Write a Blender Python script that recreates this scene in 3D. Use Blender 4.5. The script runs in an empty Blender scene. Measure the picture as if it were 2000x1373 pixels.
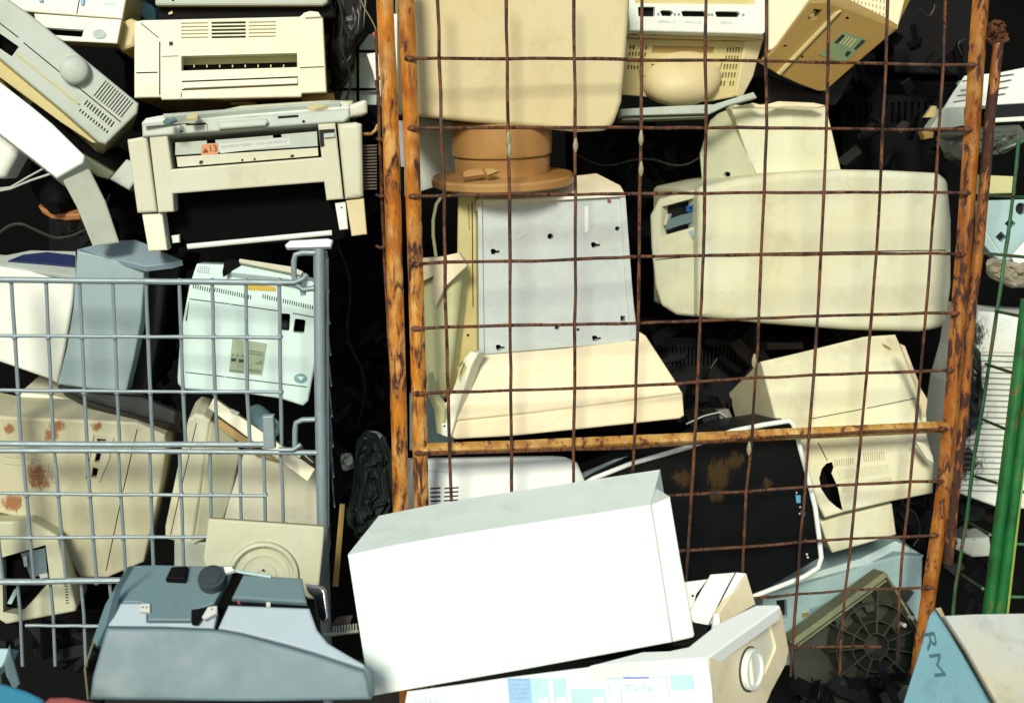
import bpy, math, random
from mathutils import Vector, Matrix
from mathutils.geometry import tessellate_polygon, delaunay_2d_cdt
from mathutils import noise as mnoise
R = math.radians
rnd = random.Random(7)
scene = bpy.context.scene
COL = scene.collection

# ---------------------------------------------------------------- camera, sky, sun, exposure
CAMZ, CAMPITCH, LENS = 1.5, 10.0, 42.0
cam_data = bpy.data.cameras.new('camera')
cam = bpy.data.objects.new('camera', cam_data)
COL.objects.link(cam)
cam.location = (0, 0, CAMZ)
cam.rotation_euler = (R(90 - CAMPITCH), 0, 0)
cam_data.lens = LENS
cam_data.sensor_width = 36
cam_data.clip_start = 0.05
cam_data.clip_end = 500
cam_data.dof.use_dof = True
cam_data.dof.focus_distance = 1.88
cam_data.dof.aperture_fstop = 6.3
scene.camera = cam

world = bpy.data.worlds.new('World')
scene.world = world
world.use_nodes = True
wn = world.node_tree
sky = wn.nodes.new('ShaderNodeTexSky')
sky.sky_type = 'NISHITA'
sky.sun_disc = False
SUN_EL, SUN_AZ = 28.0, 190.0       # azimuth measured clockwise from +Y: behind the camera, to its left
sky.sun_elevation = R(SUN_EL)
sky.sun_rotation = R(SUN_AZ)
sky.air_density = 1.0
sky.dust_density = 1.2
bg = wn.nodes['Background']
bg.inputs['Strength'].default_value = 0.05
wn.links.new(sky.outputs[0], bg.inputs['Color'])

sun_data = bpy.data.lights.new('sun', 'SUN')
sun_data.energy = 1.5
sun_data.angle = R(12)
sun_data.color = (1.0, 0.955, 0.82)
sun = bpy.data.objects.new('sun', sun_data)
COL.objects.link(sun)
sd = Vector((math.sin(R(SUN_AZ)) * math.cos(R(SUN_EL)), math.cos(R(SUN_AZ)) * math.cos(R(SUN_EL)), math.sin(R(SUN_EL))))
sun.rotation_euler = sd.to_track_quat('Z', 'Y').to_euler()
sun.location = sd * 20

scene.view_settings.view_transform = 'Standard'
scene.view_settings.look = 'None'
scene.view_settings.gamma = 1
scene.view_settings.exposure = 1.18
scene.view_settings.use_curve_mapping = False
scene.cycles.use_denoising = True
scene.cycles.max_bounces = 6
scene.cycles.diffuse_bounces = 3

# ---------------------------------------------------------------- placing helpers
FPX = LENS / 36.0 * 2000.0
CAM = Vector((0, 0, CAMZ))
FWD = Vector((0, math.cos(R(CAMPITCH)), -math.sin(R(CAMPITCH))))
UPV = Vector((0, math.sin(R(CAMPITCH)), math.cos(R(CAMPITCH))))
RGT = Vector((1, 0, 0))

def ray(x, y):
    return FWD + RGT * ((x - 1000) / FPX) + UPV * ((686.5 - y) / FPX)

def W(x, y, d):
    """the place in the yard that is seen at (x, y) of the 2000 px photograph, d metres deep"""
    return CAM + ray(x, y) * d

class Plane:
    """a flat face standing in the yard: yaw > 0 turns it to the right, pitch > 0 tilts it to the sky"""
    def __init__(s, x, y, d, yaw=0, pitch=0, w=None):
        s.o = w if w is not None else W(x, y, d)
        a, b = R(yaw), R(pitch)
        s.n = Vector((math.sin(a) * math.cos(b), -math.cos(a) * math.cos(b), math.sin(b)))
        s.u = Vector((math.cos(a), math.sin(a), 0))
        s.v = s.n.cross(s.u)
    def at(s, x, y, off=0.0):
        r = ray(x, y)
        t = (s.o + s.n * off - CAM).dot(s.n) / r.dot(s.n)
        return CAM + r * t
    def uv(s, x, y, off=0.0):
        q = s.at(x, y, off) - s.o
        return (q.dot(s.u), q.dot(s.v))
    def w(s, u, v, z):
        return s.o + s.u * u + s.v * v + s.n * z

# ---------------------------------------------------------------- materials
MATS = {}
def _base(name):
    m = bpy.data.materials.new(name)
    m.use_nodes = True
    nt = m.node_tree
    b = nt.nodes['Principled BSDF']
    return m, nt, b

def _noise(nt, vec, scale, detail=4, rough=0.6, dist=0.0):
    n = nt.nodes.new('ShaderNodeTexNoise')
    n.inputs['Scale'].default_value = scale
    n.inputs['Detail'].default_value = detail
    n.inputs['Roughness'].default_value = rough
    n.inputs['Distortion'].default_value = dist
    nt.links.new(vec, n.inputs['Vector'])
    return n.outputs['Fac']

def _ramp(nt, fac, a, b, c0=(0, 0, 0, 1), c1=(1, 1, 1, 1)):
    r = nt.nodes.new('ShaderNodeValToRGB')
    r.color_ramp.elements[0].position = a
    r.color_ramp.elements[1].position = b
    r.color_ramp.elements[0].color = c0
    r.color_ramp.elements[1].color = c1
    nt.links.new(fac, r.inputs['Fac'])
    return r.outputs['Color']

def _mix(nt, fac, a, b, mode='MIX'):
    m = nt.nodes.new('ShaderNodeMix')
    m.data_type = 'RGBA'
    m.blend_type = mode
    for sock, v in ((m.inputs[0], fac), (m.inputs[6], a), (m.inputs[7], b)):
        if isinstance(v, (int, float)):
            sock.default_value = v
        elif isinstance(v, tuple):
            sock.default_value = v if len(v) == 4 else (*v, 1)
        else:
            nt.links.new(v, sock)
    return m.outputs[2]

def _math(nt, op, a, b=None, c=None):
    m = nt.nodes.new('ShaderNodeMath')
    m.operation = op
    for i, v in enumerate((a, b, c)):
        if v is None: continue
        if isinstance(v, (int, float)): m.inputs[i].default_value = v
        else: nt.links.new(v, m.inputs[i])
    return m.outputs[0]

def shift(c):
    return (c[0] * 0.93, c[1] * 1.0, c[2] * 0.98)

def plastic(name, col, rough=0.45, dirt=0.35, tint=None, grain=1.0, stain_shade_spots=(), stain_shade_col=(0.22, 0.05, 0.012), spec=0.4, metallic=0.0):
    """old moulded plastic: uneven yellowing, grime in soft patches, small scuffs and a fine moulded grain"""
    if name in MATS: return MATS[name]
    col = shift(col)
    tint = shift(tint) if tint is not None else None
    m, nt, b = _base(name)
    tc = nt.nodes.new('ShaderNodeTexCoord')
    v = tc.outputs['Object']
    mp = nt.nodes.new('ShaderNodeMapping')
    mp.inputs['Location'].default_value = (rnd.uniform(-9, 9), rnd.uniform(-9, 9), rnd.uniform(-9, 9))
    nt.links.new(v, mp.inputs['Vector'])
    vo = mp.outputs[0]
    if tint is None:
        tint = (col[0] * 0.95, col[1] * 0.91, col[2] * 0.78)
    c = _mix(nt, _ramp(nt, _noise(nt, vo, 4.5, 3), 0.38, 0.68), col, tint)
    g = _ramp(nt, _noise(nt, vo, 14, 8, 0.7, 0.4), 0.52, 0.80)
    g = _math(nt, 'MULTIPLY', g, dirt)
    c = _mix(nt, g, c, (col[0] * 0.34, col[1] * 0.28, col[2] * 0.20))
    sp = _ramp(nt, _noise(nt, vo, 170, 2, 0.5), 0.66, 0.76)
    sp = _math(nt, 'MULTIPLY', sp, dirt * 0.55)
    c = _mix(nt, sp, c, (col[0] * 0.35, col[1] * 0.28, col[2] * 0.2))
    # scratches: stretched noise
    mp2 = nt.nodes.new('ShaderNodeMapping')
    mp2.inputs['Scale'].default_value = (9, 9, 160)
    mp2.inputs['Rotation'].default_value = (0.6, rnd.uniform(0.3, 1.4), rnd.uniform(0, 2))
    nt.links.new(vo, mp2.inputs['Vector'])
    sc = _ramp(nt, _noise(nt, mp2.outputs[0], 1.0, 3, 0.5), 0.70, 0.78)
    sc = _math(nt, 'MULTIPLY', sc, dirt * 0.5)
    c = _mix(nt, sc, c, (col[0] * 0.55, col[1] * 0.48, col[2] * 0.38))
    mp3 = nt.nodes.new('ShaderNodeMapping')
    mp3.inputs['Scale'].default_value = (30, 30, 3.5)
    nt.links.new(vo, mp3.inputs['Vector'])
    st = _math(nt, 'MULTIPLY', _ramp(nt, _noise(nt, mp3.outputs[0], 1.0, 4, 0.6, 0.3), 0.50, 0.78), _ramp(nt, _noise(nt, vo, 5, 2), 0.4, 0.65))
    c = _mix(nt, _math(nt, 'MULTIPLY', st, dirt * 0.42), c, (col[0] * 0.50, col[1] * 0.40, col[2] * 0.24))
    for (p, r) in stain_shade_spots:
        vm = nt.nodes.new('ShaderNodeVectorMath'); vm.operation = 'DISTANCE'
        nt.links.new(v, vm.inputs[0]); vm.inputs[1].default_value = p
        k = _math(nt, 'DIVIDE', vm.outputs['Value'], r)
        k = _math(nt, 'SUBTRACT', 1.0, k)
        mp4 = nt.nodes.new('ShaderNodeMapping')
        mp4.inputs['Scale'].default_value = (120, 120, 42)
        mp4.inputs['Rotation'].default_value = (0, rnd.uniform(-.6, .6), 0)
        nt.links.new(vo, mp4.inputs['Vector'])
        k = _math(nt, 'MAXIMUM', k, -1.0)
        gr = _math(nt, 'MULTIPLY_ADD', _noise(nt, mp4.outputs[0], 1.0, 8, 0.82, 0.4), 1.0, _math(nt, 'MULTIPLY', _noise(nt, vo, 30, 3), 0.35))
        k = _math(nt, 'MULTIPLY_ADD', k, 0.50, gr)
        k = _ramp(nt, k, 0.88, 1.10)
        c = _mix(nt, k, c, stain_shade_col)
    nt.links.new(c, b.inputs['Base Color'])
    rr = _math(nt, 'MULTIPLY_ADD', _noise(nt, vo, 22, 4), 0.30, rough - 0.12)
    nt.links.new(rr, b.inputs['Roughness'])
    b.inputs['Specular IOR Level'].default_value = spec
    b.inputs['Metallic'].default_value = metallic
    bp = nt.nodes.new('ShaderNodeBump')
    bp.inputs['Strength'].default_value = 0.10 * grain
    bp.inputs['Distance'].default_value = 0.0006
    nt.links.new(_noise(nt, vo, 700, 2), bp.inputs['Height'])
    bp2 = nt.nodes.new('ShaderNodeBump')
    bp2.inputs['Strength'].default_value = 0.25
    bp2.inputs['Distance'].default_value = 0.004
    nt.links.new(_noise(nt, vo, 5, 2), bp2.inputs['Height'])
    nt.links.new(bp.outputs[0], bp2.inputs['Normal'])
    nt.links.new(bp2.outputs[0], b.inputs['Normal'])
    MATS[name] = m
    return m

def painted_rust(name, paint, pale, rust=(0.055, 0.022, 0.014), amount=0.5, rough=0.42):
    m, nt, b = _base(name)
    tc = nt.nodes.new('ShaderNodeTexCoord')
    mp = nt.nodes.new('ShaderNodeMapping')
    mp.inputs['Scale'].default_value = (1, 1, 0.30)
    nt.links.new(tc.outputs['Object'], mp.inputs['Vector'])
    v = mp.outputs[0]
    c = _mix(nt, _ramp(nt, _noise(nt, v, 40, 4), 0.45, 0.62), paint, pale)
    c = _mix(nt, _ramp(nt, _noise(nt, tc.outputs['Object'], 16, 4), 0.45, 0.7), c, (paint[0] * 0.55, paint[1] * 0.40, paint[2] * 0.4))
    k = _noise(nt, v, 75, 7, 0.68, 0.5)
    k2 = _noise(nt, tc.outputs['Object'], 7, 3)
    k = _math(nt, 'MULTIPLY_ADD', k2, 0.45, k)
    pit = _ramp(nt, _noise(nt, tc.outputs['Object'], 230, 3, 0.6), 0.66, 0.72)
    k = _math(nt, 'MULTIPLY_ADD', pit, 0.10, k)
    lo = 0.93 - 0.30 * amount
    mask = _ramp(nt, k, lo, lo + 0.035)
    halo = _ramp(nt, k, lo - 0.09, lo + 0.02)
    c = _mix(nt, _math(nt, 'MULTIPLY', halo, 0.85), c, (0.24, 0.075, 0.016))
    rc = _mix(nt, _noise(nt, tc.outputs['Object'], 160, 4), rust, (rust[0] * 2.6, rust[1] * 2.2, rust[2] * 1.8))
    c = _mix(nt, mask, c, rc)
    nt.links.new(c, b.inputs['Base Color'])
    nt.links.new(_math(nt, 'MULTIPLY_ADD', mask, 0.45, rough), b.inputs['Roughness'])
    bp = nt.nodes.new('ShaderNodeBump')
    bp.inputs['Strength'].default_value = 0.6
    bp.inputs['Distance'].default_value = 0.0012
    nt.links.new(_math(nt, 'SUBTRACT', _noise(nt, tc.outputs['Object'], 260, 3), mask), bp.inputs['Height'])
    nt.links.new(bp.outputs[0], b.inputs['Normal'])
    MATS[name] = m
    return m

def metal(name, col, rough=0.4, spangle=True, metallic=0.75, dirt=0.3):
    m, nt, b = _base(name)
    tc = nt.nodes.new('ShaderNodeTexCoord')
    v = tc.outputs['Object']
    c = col if not spangle else _mix(nt, _ramp(nt, _noise(nt, v, 60, 5, 0.6, 0.5), 0.3, 0.7), (col[0] * 0.90, col[1] * 0.91, col[2] * 0.93), col)
    g = _math(nt, 'MULTIPLY', _ramp(nt, _noise(nt, v, 10, 6, 0.7), 0.5, 0.75), dirt)
    c = _mix(nt, g, c, (col[0] * 0.5, col[1] * 0.42, col[2] * 0.3))
    nt.links.new(c, b.inputs['Base Color'])
    b.inputs['Metallic'].default_value = metallic
    nt.links.new(_math(nt, 'MULTIPLY_ADD', _noise(nt, v, 60, 4), 0.3, rough - 0.1), b.inputs['Roughness'])
    bp = nt.nodes.new('ShaderNodeBump')
    bp.inputs['Strength'].default_value = 0.2
    bp.inputs['Distance'].default_value = 0.001
    nt.links.new(_noise(nt, v, 90, 4), bp.inputs['Height'])
    nt.links.new(bp.outputs[0], b.inputs['Normal'])
    MATS[name] = m
    return m

def flat(name, col, rough=0.6):
    if name in MATS: return MATS[name]
    m, nt, b = _base(name)
    tc = nt.nodes.new('ShaderNodeTexCoord')
    c = _mix(nt, _noise(nt, tc.outputs['Object'], 90, 4), col, (col[0] * 0.75, col[1] * 0.75, col[2] * 0.75))
    nt.links.new(c, b.inputs['Base Color'])
    b.inputs['Roughness'].default_value = rough
    MATS[name] = m
    return m

cream = plastic('cream_plastic', (0.82, 0.78, 0.62), dirt=.4, tint=(.80, .73, .50))
cream2 = plastic('pale_cream_plastic', (0.83, 0.80, 0.68), dirt=0.25)
ivory = plastic('ivory_plastic', (0.72, 0.70, 0.53), rough=0.38, dirt=0.35, tint=(0.70, 0.62, 0.38))
beige = plastic('beige_plastic', (0.62, 0.60, 0.48), dirt=0.4, tint=(.60, .56, .40))
beige2 = plastic('dull_beige_plastic', (0.54, 0.53, 0.38), dirt=0.3)
greyw = plastic('grey_white_plastic', (0.46, 0.49, 0.44), dirt=0.3, tint=(0.44, 0.46, 0.37))
whitep = plastic('white_plastic', (0.80, 0.80, 0.76), dirt=0.18, tint=(0.80, 0.80, 0.70))
brightp = plastic('clean_white_plastic', (0.88, 0.88, 0.86), dirt=0.10, tint=(0.85, 0.86, 0.80), grain=0.5)
mint = plastic('pale_green_white_plastic', (0.64, 0.76, 0.72), dirt=0.2, tint=(0.60, 0.74, 0.72))
bluew = plastic('pale_blue_plastic', (0.40, 0.54, 0.56), dirt=0.3, tint=(0.36, 0.49, 0.51))
slate = plastic('slate_grey_plastic', (0.125, 0.195, 0.225), dirt=0.25, tint=(0.14, 0.20, 0.21))
slate2 = plastic('pale_slate_plastic', (0.36, 0.43, 0.49), dirt=0.15, tint=(0.35, 0.42, 0.46))
greym = plastic('monitor_grey_plastic', (0.30, 0.37, 0.38), dirt=0.2, tint=(0.26, 0.35, 0.37))
tan = plastic('tan_plastic', (0.67, 0.555, 0.33), dirt=0.35, tint=(0.65, 0.50, 0.26), rough=0.5)
yellowed = plastic('yellowed_plastic', (0.62, 0.52, 0.25), dirt=0.3, tint=(0.55, 0.42, 0.16))
brownp = plastic('brown_tan_plastic', (0.38, 0.24, 0.075), dirt=0.35, tint=(0.34, 0.19, 0.05))
brownbase = plastic('light_brown_plastic', (0.42, 0.23, 0.085), dirt=0.3, tint=(0.40, 0.18, 0.05), rough=0.3)
palecream = plastic('peach_cream_plastic', (0.86, 0.735, 0.53), dirt=0.35, tint=(0.86, 0.70, 0.44))
paleyel = plastic('pale_yellow_plastic', (0.62, 0.60, 0.34), dirt=0.25, tint=(0.60, 0.55, 0.28))
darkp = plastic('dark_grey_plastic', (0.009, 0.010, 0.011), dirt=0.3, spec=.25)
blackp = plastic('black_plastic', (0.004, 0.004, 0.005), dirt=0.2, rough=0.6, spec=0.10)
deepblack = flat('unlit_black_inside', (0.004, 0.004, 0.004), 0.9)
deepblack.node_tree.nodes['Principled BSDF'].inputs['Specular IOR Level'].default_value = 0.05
navy = plastic('navy_blue_plastic', (0.02, 0.03, 0.11), dirt=0.5)
olive = plastic('olive_grey_plastic', (0.20, 0.21, 0.13), dirt=0.5)
olived = plastic('shade_darkened_olive_plastic', (0.040, 0.044, 0.034), dirt=0.6)  # olive darkened: the lower right corner's shade is in the colour
orange = painted_rust('worn_orange_paint', (0.56, 0.21, 0.020), (0.66, 0.40, 0.13), rust=(.034, .013, .009), amount=0.45, rough=0.30)
orange2 = painted_rust('rusted_orange_paint', (0.32, 0.11, 0.015), (0.34, 0.15, 0.03), rust=(.025, .010, .007), amount=0.80)
orange3 = painted_rust('browned_orange_paint', (0.40, 0.145, 0.018), (0.42, 0.22, 0.055), rust=(.030, .012, .008), amount=0.52, rough=0.38)
yelbar = painted_rust('worn_yellow_orange_paint', (0.42, 0.22, 0.04), (0.56, 0.38, 0.12), amount=0.42)
rustwire = painted_rust('rusty_wire', (0.038, 0.018, 0.012), (0.10, 0.055, 0.035), rust=(.018, .008, .006), amount=0.55, rough=0.75)
green = painted_rust('worn_green_paint', (0.008, 0.13, 0.028), (0.014, 0.16, 0.04), amount=0.12, rough=0.45)
greenwire = painted_rust('green_wire', (0.015, 0.12, 0.05), (0.06, 0.16, 0.06), amount=0.3, rough=0.5)
galv = metal('galvanised_wire', (0.25, 0.32, 0.34), rough=0.5, metallic=0.35)
sheet = metal('galvanised_sheet', (0.53, 0.59, 0.56), rough=0.55, metallic=0.25, dirt=0.3)
chrome = metal('bright_chrome', (0.8, 0.8, 0.8), rough=0.18, spangle=False, metallic=1.0)
wood = plastic('weathered_wood', (0.42, 0.28, 0.10), dirt=0.5)
redp = plastic('dull_red_plastic', (0.30, 0.07, 0.07), dirt=0.2)
bluep = plastic('bright_blue_plastic', (0.03, 0.20, 0.33), dirt=0.2)
sky_blue = plastic('light_blue_plastic', (0.10, 0.36, 0.55), dirt=0.1)
cardblue = plastic('blue_painted_cardboard', (0.20, 0.38, 0.44), dirt=0.5, tint=(0.15, 0.30, 0.38), rough=0.8)
cardgrey = plastic('grey_painted_cardboard', (0.46, 0.49, 0.50), dirt=0.5, tint=(0.50, 0.46, 0.34), rough=0.85)
cardraw = plastic('torn_cardboard', (0.34, 0.29, 0.17), dirt=0.5, rough=0.9)
ink = flat('dark_ink', (0.02, 0.035, 0.04))
aqua_ink = flat('pale_aqua_print', (0.44, 0.76, 0.70))
blue_ink = flat('pale_blue_print', (0.29, 0.52, 0.74))
violet_ink = flat('violet_print', (0.22, 0.28, 0.66))
grey_ink = flat('pale_grey_print', (0.45, 0.56, 0.54))
green_label = flat('green_label_print', (0.22, 0.30, 0.15))
olive_label = flat('olive_label_print', (0.33, 0.42, 0.28))
olive_dark = flat('dark_olive_print', (0.16, 0.24, 0.14))
orange_lab = flat('orange_label_print', (0.68, 0.30, 0.12))
paper = flat('white_label', (0.62, 0.66, 0.60))
yel_lab = flat('yellow_label', (0.62, 0.42, 0.03))
white_rag = flat('white_cloth', (0.85, 0.85, 0.85))

scuffed = plastic('scuffed_white_plastic', (0.84, 0.90, 0.86), dirt=0.3, tint=(0.80, 0.88, 0.82), grain=.6)
# ---------------------------------------------------------------- mesh helpers
def area(p):
    return 0.5 * sum(p[i][0] * p[(i + 1) % len(p)][1] - p[(i + 1) % len(p)][0] * p[i][1] for i in range(len(p)))

def ccw(p):
    return list(p) if area(p) > 0 else list(reversed(p))

def inpoly(x, y, p):
    c, n = False, len(p)
    for i in range(n):
        x0, y0 = p[i - 1]; x1, y1 = p[i]
        if (y0 > y) != (y1 > y) and x < (x1 - x0) * (y - y0) / (y1 - y0) + x0: c = not c
    return c

def rounded(p, r, seg=5):
    """round the corners of a 2D polygon; r one radius or one per corner"""
    n = len(p)
    rs = r if isinstance(r, (list, tuple)) else [r] * n
    out = []
    for i in range(n):
        a, b, c = Vector(p[i - 1]), Vector(p[i]), Vector(p[(i + 1) % n])
        e1, e2 = a - b, c - b
        l1, l2 = e1.length, e2.length
        if rs[i] <= 0 or l1 < 1e-6 or l2 < 1e-6:
            out.append(tuple(b)); continue
        e1 /= l1; e2 /= l2
        ang = math.acos(max(-1, min(1, e1.dot(e2))))
        if ang > R(172):
            out.append(tuple(b)); continue
        t = min(rs[i] / math.tan(ang / 2), 0.45 * l1, 0.45 * l2)
        s0, s1 = b + e1 * t, b + e2 * t
        for k in range(seg + 1):
            f = k / seg
            q = s0 * (1 - f) ** 2 + b * 2 * f * (1 - f) + s1 * f ** 2
            out.append(tuple(q))
    return out

def inset(p, b):
    """move the edges of a counter-clockwise polygon inwards by b"""
    n = len(p)
    out = []
    for i in range(n):
        a, q, c = Vector(p[i - 1]), Vector(p[i]), Vector(p[(i + 1) % n])
        e1, e2 = (q - a), (c - q)
        if e1.length < 1e-9 or e2.length < 1e-9:
            out.append(tuple(q)); continue
        e1.normalize(); e2.normalize()
        n1, n2 = Vector((-e1.y, e1.x)), Vector((-e2.y, e2.x))
        m = n1 + n2
        if m.length < 1e-6:
            out.append(tuple(q)); continue
        m.normalize()
        k = b / max(0.35, m.dot(n1))
        out.append(tuple(q + m * k))
    return out

def link(name, verts, faces, mats, fm, parent=None, origin=None, smooth=False):
    """one mesh object; verts are world points, stored relative to origin"""
    o3 = origin if origin is not None else Vector((0, 0, 0))
    me = bpy.data.meshes.new(name)
    me.from_pydata([tuple(v - o3) for v in verts], [], faces)
    for m in mats: me.materials.append(m)
    if fm is not None:
        me.polygons.foreach_set('material_index', fm)
    me.validate()
    if smooth:
        me.shade_smooth()
        me.set_sharp_from_angle(angle=R(32))
    me.update()
    o = bpy.data.objects.new(name, me)
    COL.objects.link(o)
    if parent is not None:
        o.parent = parent
    else:
        o.location = o3
    if smooth:
        wnm = o.modifiers.new('normals', 'WEIGHTED_NORMAL')
        wnm.keep_sharp = True
    return o

class Thing:
    def __init__(s, name, label, cat, x, y, d, group=None, solo=False):
        s.o = W(x, y, d)
        s.name, s.label, s.cat, s.group, s.solo = name, label, cat, group, solo
        s.root = None
        if not solo:
            s.root = bpy.data.objects.new(name, None)
            s.root.empty_display_size = 0.05
            s.root.location = s.o
            COL.objects.link(s.root)
            s.tag(s.root)
    def tag(s, o):
        o['label'] = s.label; o['category'] = s.cat
        if s.group: o['group'] = s.group
    def add(s, name, verts, faces, mats, fm=None, parent=None, smooth=False, label=None):
        if s.solo:
            o = link(s.name, verts, faces, mats, fm, None, s.o, smooth); s.tag(o)
            s.root = o; s.solo = False; s.is_solo = True
            return o
        o = link(name, verts, faces, mats, fm, parent or s.root, s.o, smooth)
        if label: o['label'] = label
        return o

    def prism(s, name, pl, pts, mat, th=0.02, off=0.0, back=None, bev=0.002, holes=(), r=0.0, side=None, taper=1.0, parent=None,
              segs=2, smooth=False, label=None, cap=True, rings=None):
        """a solid with the traced outline as its front face; holes = (outline, depth, material) are real recesses"""
        P2 = [pl.uv(x, y, off) for x, y in pts]
        if area(P2) < 0:
            P2.reverse()
            if isinstance(r, (list, tuple)): r = list(reversed(r))
        if r: P2 = rounded(P2, r)
        n = len(P2)
        E = Vector((0, 0, -th))
        if back is not None:
            (fx, fy), (bx, by, bd) = back
            q = W(bx, by, bd) - pl.at(fx, fy, off)
            E = Vector((q.dot(pl.u), q.dot(pl.v), q.dot(pl.n)))
        verts, faces, fm = [], [], []
        mats = [mat]
        def mi(m):
            if m is None: return 0
            if m not in mats: mats.append(m)
            return mats.index(m)
        sidei = mi(side)
        def ring(p, z, dx=0, dy=0):
            i = len(verts)
            for q in p: verts.append(pl.w(q[0] + dx, q[1] + dy, z))
            return i
        def bridge(a, b, k, m):
            for i in range(k):
                j = (i + 1) % k
                faces.append((a + i, b + i, b + j, a + j)); fm.append(m)
        seq = []
        if bev > 0:
            for k in range(segs + 1):
                a = k / segs * math.pi / 2
                seq.append(ring(inset(P2, bev * (1 - math.sin(a))), off - bev * (1 - math.cos(a))))
        else:
            seq.append(ring(P2, off))
        for a, b in zip(seq, seq[1:]): bridge(a, b, n, 0)
        c = Vector((sum(q[0] for q in P2) / n, sum(q[1] for q in P2) / n))
        if rings is None: rings = [(1.0, taper)]
        last = seq[-1]
        for f, sc in rings:
            pb = [(c.x + (q[0] - c.x) * sc, c.y + (q[1] - c.y) * sc) for q in P2]
            nb = ring(pb, off + E.z * f, E.x * f, E.y * f)
            bridge(last, nb, n, sidei); last = nb
        if cap:
            idx = list(range(last, last + n))
            for t in tessellate_polygon([[verts[i] for i in idx]]):
                tri = tuple(idx[k] for k in t)
                nn = (verts[tri[1]] - verts[tri[0]]).cross(verts[tri[2]] - verts[tri[0]])
                if nn.dot(pl.n) > 0: tri = (tri[0], tri[2], tri[1])
                faces.append(tri); fm.append(sidei)
        # the front, with its recesses
        f0 = seq[0]
        loops = [list(range(f0, f0 + n))]
        for (hp, hd, hm) in holes:
            H = ccw([pl.uv(x, y, off) for x, y in hp])
            k = len(H)
            hi = ring(H, off)
            loops.append(list(range(hi, hi + k)))
            hb = ring(H, off - hd)
            m2 = mi(hm)
            for i in range(k):
                j = (i + 1) % k
                faces.append((hi + i, hi + j, hb + j, hb + i)); fm.append(0 if hd < 0.01 else m2 if hm is deepblack and hd > 0.03 else 0)
            for t in tessellate_polygon([[verts[i] for i in range(hb, hb + k)]]):
                tri = tuple(hb + q for q in t)
                nn = (verts[tri[1]] - verts[tri[0]]).cross(verts[tri[2]] - verts[tri[0]])
                if nn.dot(pl.n) < 0: tri = (tri[0], tri[2], tri[1])
                faces.append(tri); fm.append(m2)
        flatl = [i for l in loops for i in l]
        co = [Vector(((verts[i] - pl.o).dot(pl.u), (verts[i] - pl.o).dot(pl.v))) for i in flatl]
        edges, k0 = [], 0
        for l in loops:
            edges += [(k0 + i, k0 + (i + 1) % len(l)) for i in range(len(l))]
            k0 += len(l)
        nv, ne, nf, ov, oe, of = delaunay_2d_cdt(co, edges, [], 0, 1e-7)
        outer = co[:n]
        hl, k0 = [], n
        for l in loops[1:]:
            hl.append(co[k0:k0 + len(l)]); k0 += len(l)
        boxes = [(min(q.x for q in h_), max(q.x for q in h_), min(q.y for q in h_), max(q.y for q in h_), h_) for h_ in hl]
        mp = []
        for q, orig in zip(nv, ov):
            if orig: mp.append(flatl[orig[0]])
            else:
                mp.append(len(verts)); verts.append(pl.w(q.x, q.y, off))
        for f in nf:
            cx_, cy_ = sum(nv[i].x for i in f) / len(f), sum(nv[i].y for i in f) / len(f)
            if not inpoly(cx_, cy_, outer): continue
            if any(x0 <= cx_ <= x1 and y0 <= cy_ <= y1 and inpoly(cx_, cy_, h_) for x0, x1, y0, y1, h_ in boxes): continue
            tri = tuple(mp[i] for i in f)
            nn = (verts[tri[1]] - verts[tri[0]]).cross(verts[tri[2]] - verts[tri[0]])
            if nn.length < 1e-14: continue
            if nn.dot(pl.n) < 0: tri = tuple(reversed(tri))
            faces.append(tri); fm.append(0)
        return s.add(name, verts, faces, mats, fm, parent, smooth, label)

    def tube(s, name, pts, rad, mat, parent=None, sides=10, jit=0.0, label=None, flat_end=True, square=False, diamond=False):
        """a bent rod or pipe through world points"""
        pts = [Vector(p) for p in pts]
        if jit:
            fine = []
            for a, b in zip(pts, pts[1:]):
                k = max(1, int((b - a).length / 0.035))
                for i in range(k):
                    q = a.lerp(b, i / k)
                    fine.append(q)
            fine.append(pts[-1])
            pts = [q + Vector((rnd.uniform(-jit, jit), rnd.uniform(-jit, jit), rnd.uniform(-jit, jit))) if 0 < i < len(fine) - 1 else q for i, q in enumerate(fine)]
        verts, faces = [], []
        T = [(pts[min(i + 1, len(pts) - 1)] - pts[max(i - 1, 0)]).normalized() for i in range(len(pts))]
        ref = Vector((0, -1, 0)) if abs(T[0].y) < 0.9 else Vector((0, 0, 1))
        nrm = (ref - T[0] * ref.dot(T[0])).normalized()
        if square: sides = 4
        for i, p in enumerate(pts):
            nrm = (nrm - T[i] * nrm.dot(T[i])).normalized()
            bn = T[i].cross(nrm)
            rr = rad * (1 + rnd.uniform(-1, 1) * (0.10 if rad < .004 else 0.006)) if jit else rad
            for k in range(sides):
                a = 2 * math.pi * (k + (0.5 if square else 0)) / sides
                q_ = 1.0 / (abs(math.cos(a)) ** 1.3 + abs(math.sin(a)) ** 1.3) ** (1 / 1.3) if diamond else 1.0
                verts.append(p + (nrm * math.cos(a) + bn * math.sin(a)) * rr * q_ * (1.3 if square else 1))
        for i in range(len(pts) - 1):
            for k in range(sides):
                j = (k + 1) % sides
                faces.append((i * sides + k, i * sides + j, (i + 1) * sides + j, (i + 1) * sides + k))
        faces.append(tuple(reversed(range(sides))))
        faces.append(tuple(range(len(verts) - sides, len(verts))))
        return s.add(name, verts, faces, [mat], None, parent, not square, label)

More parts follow.
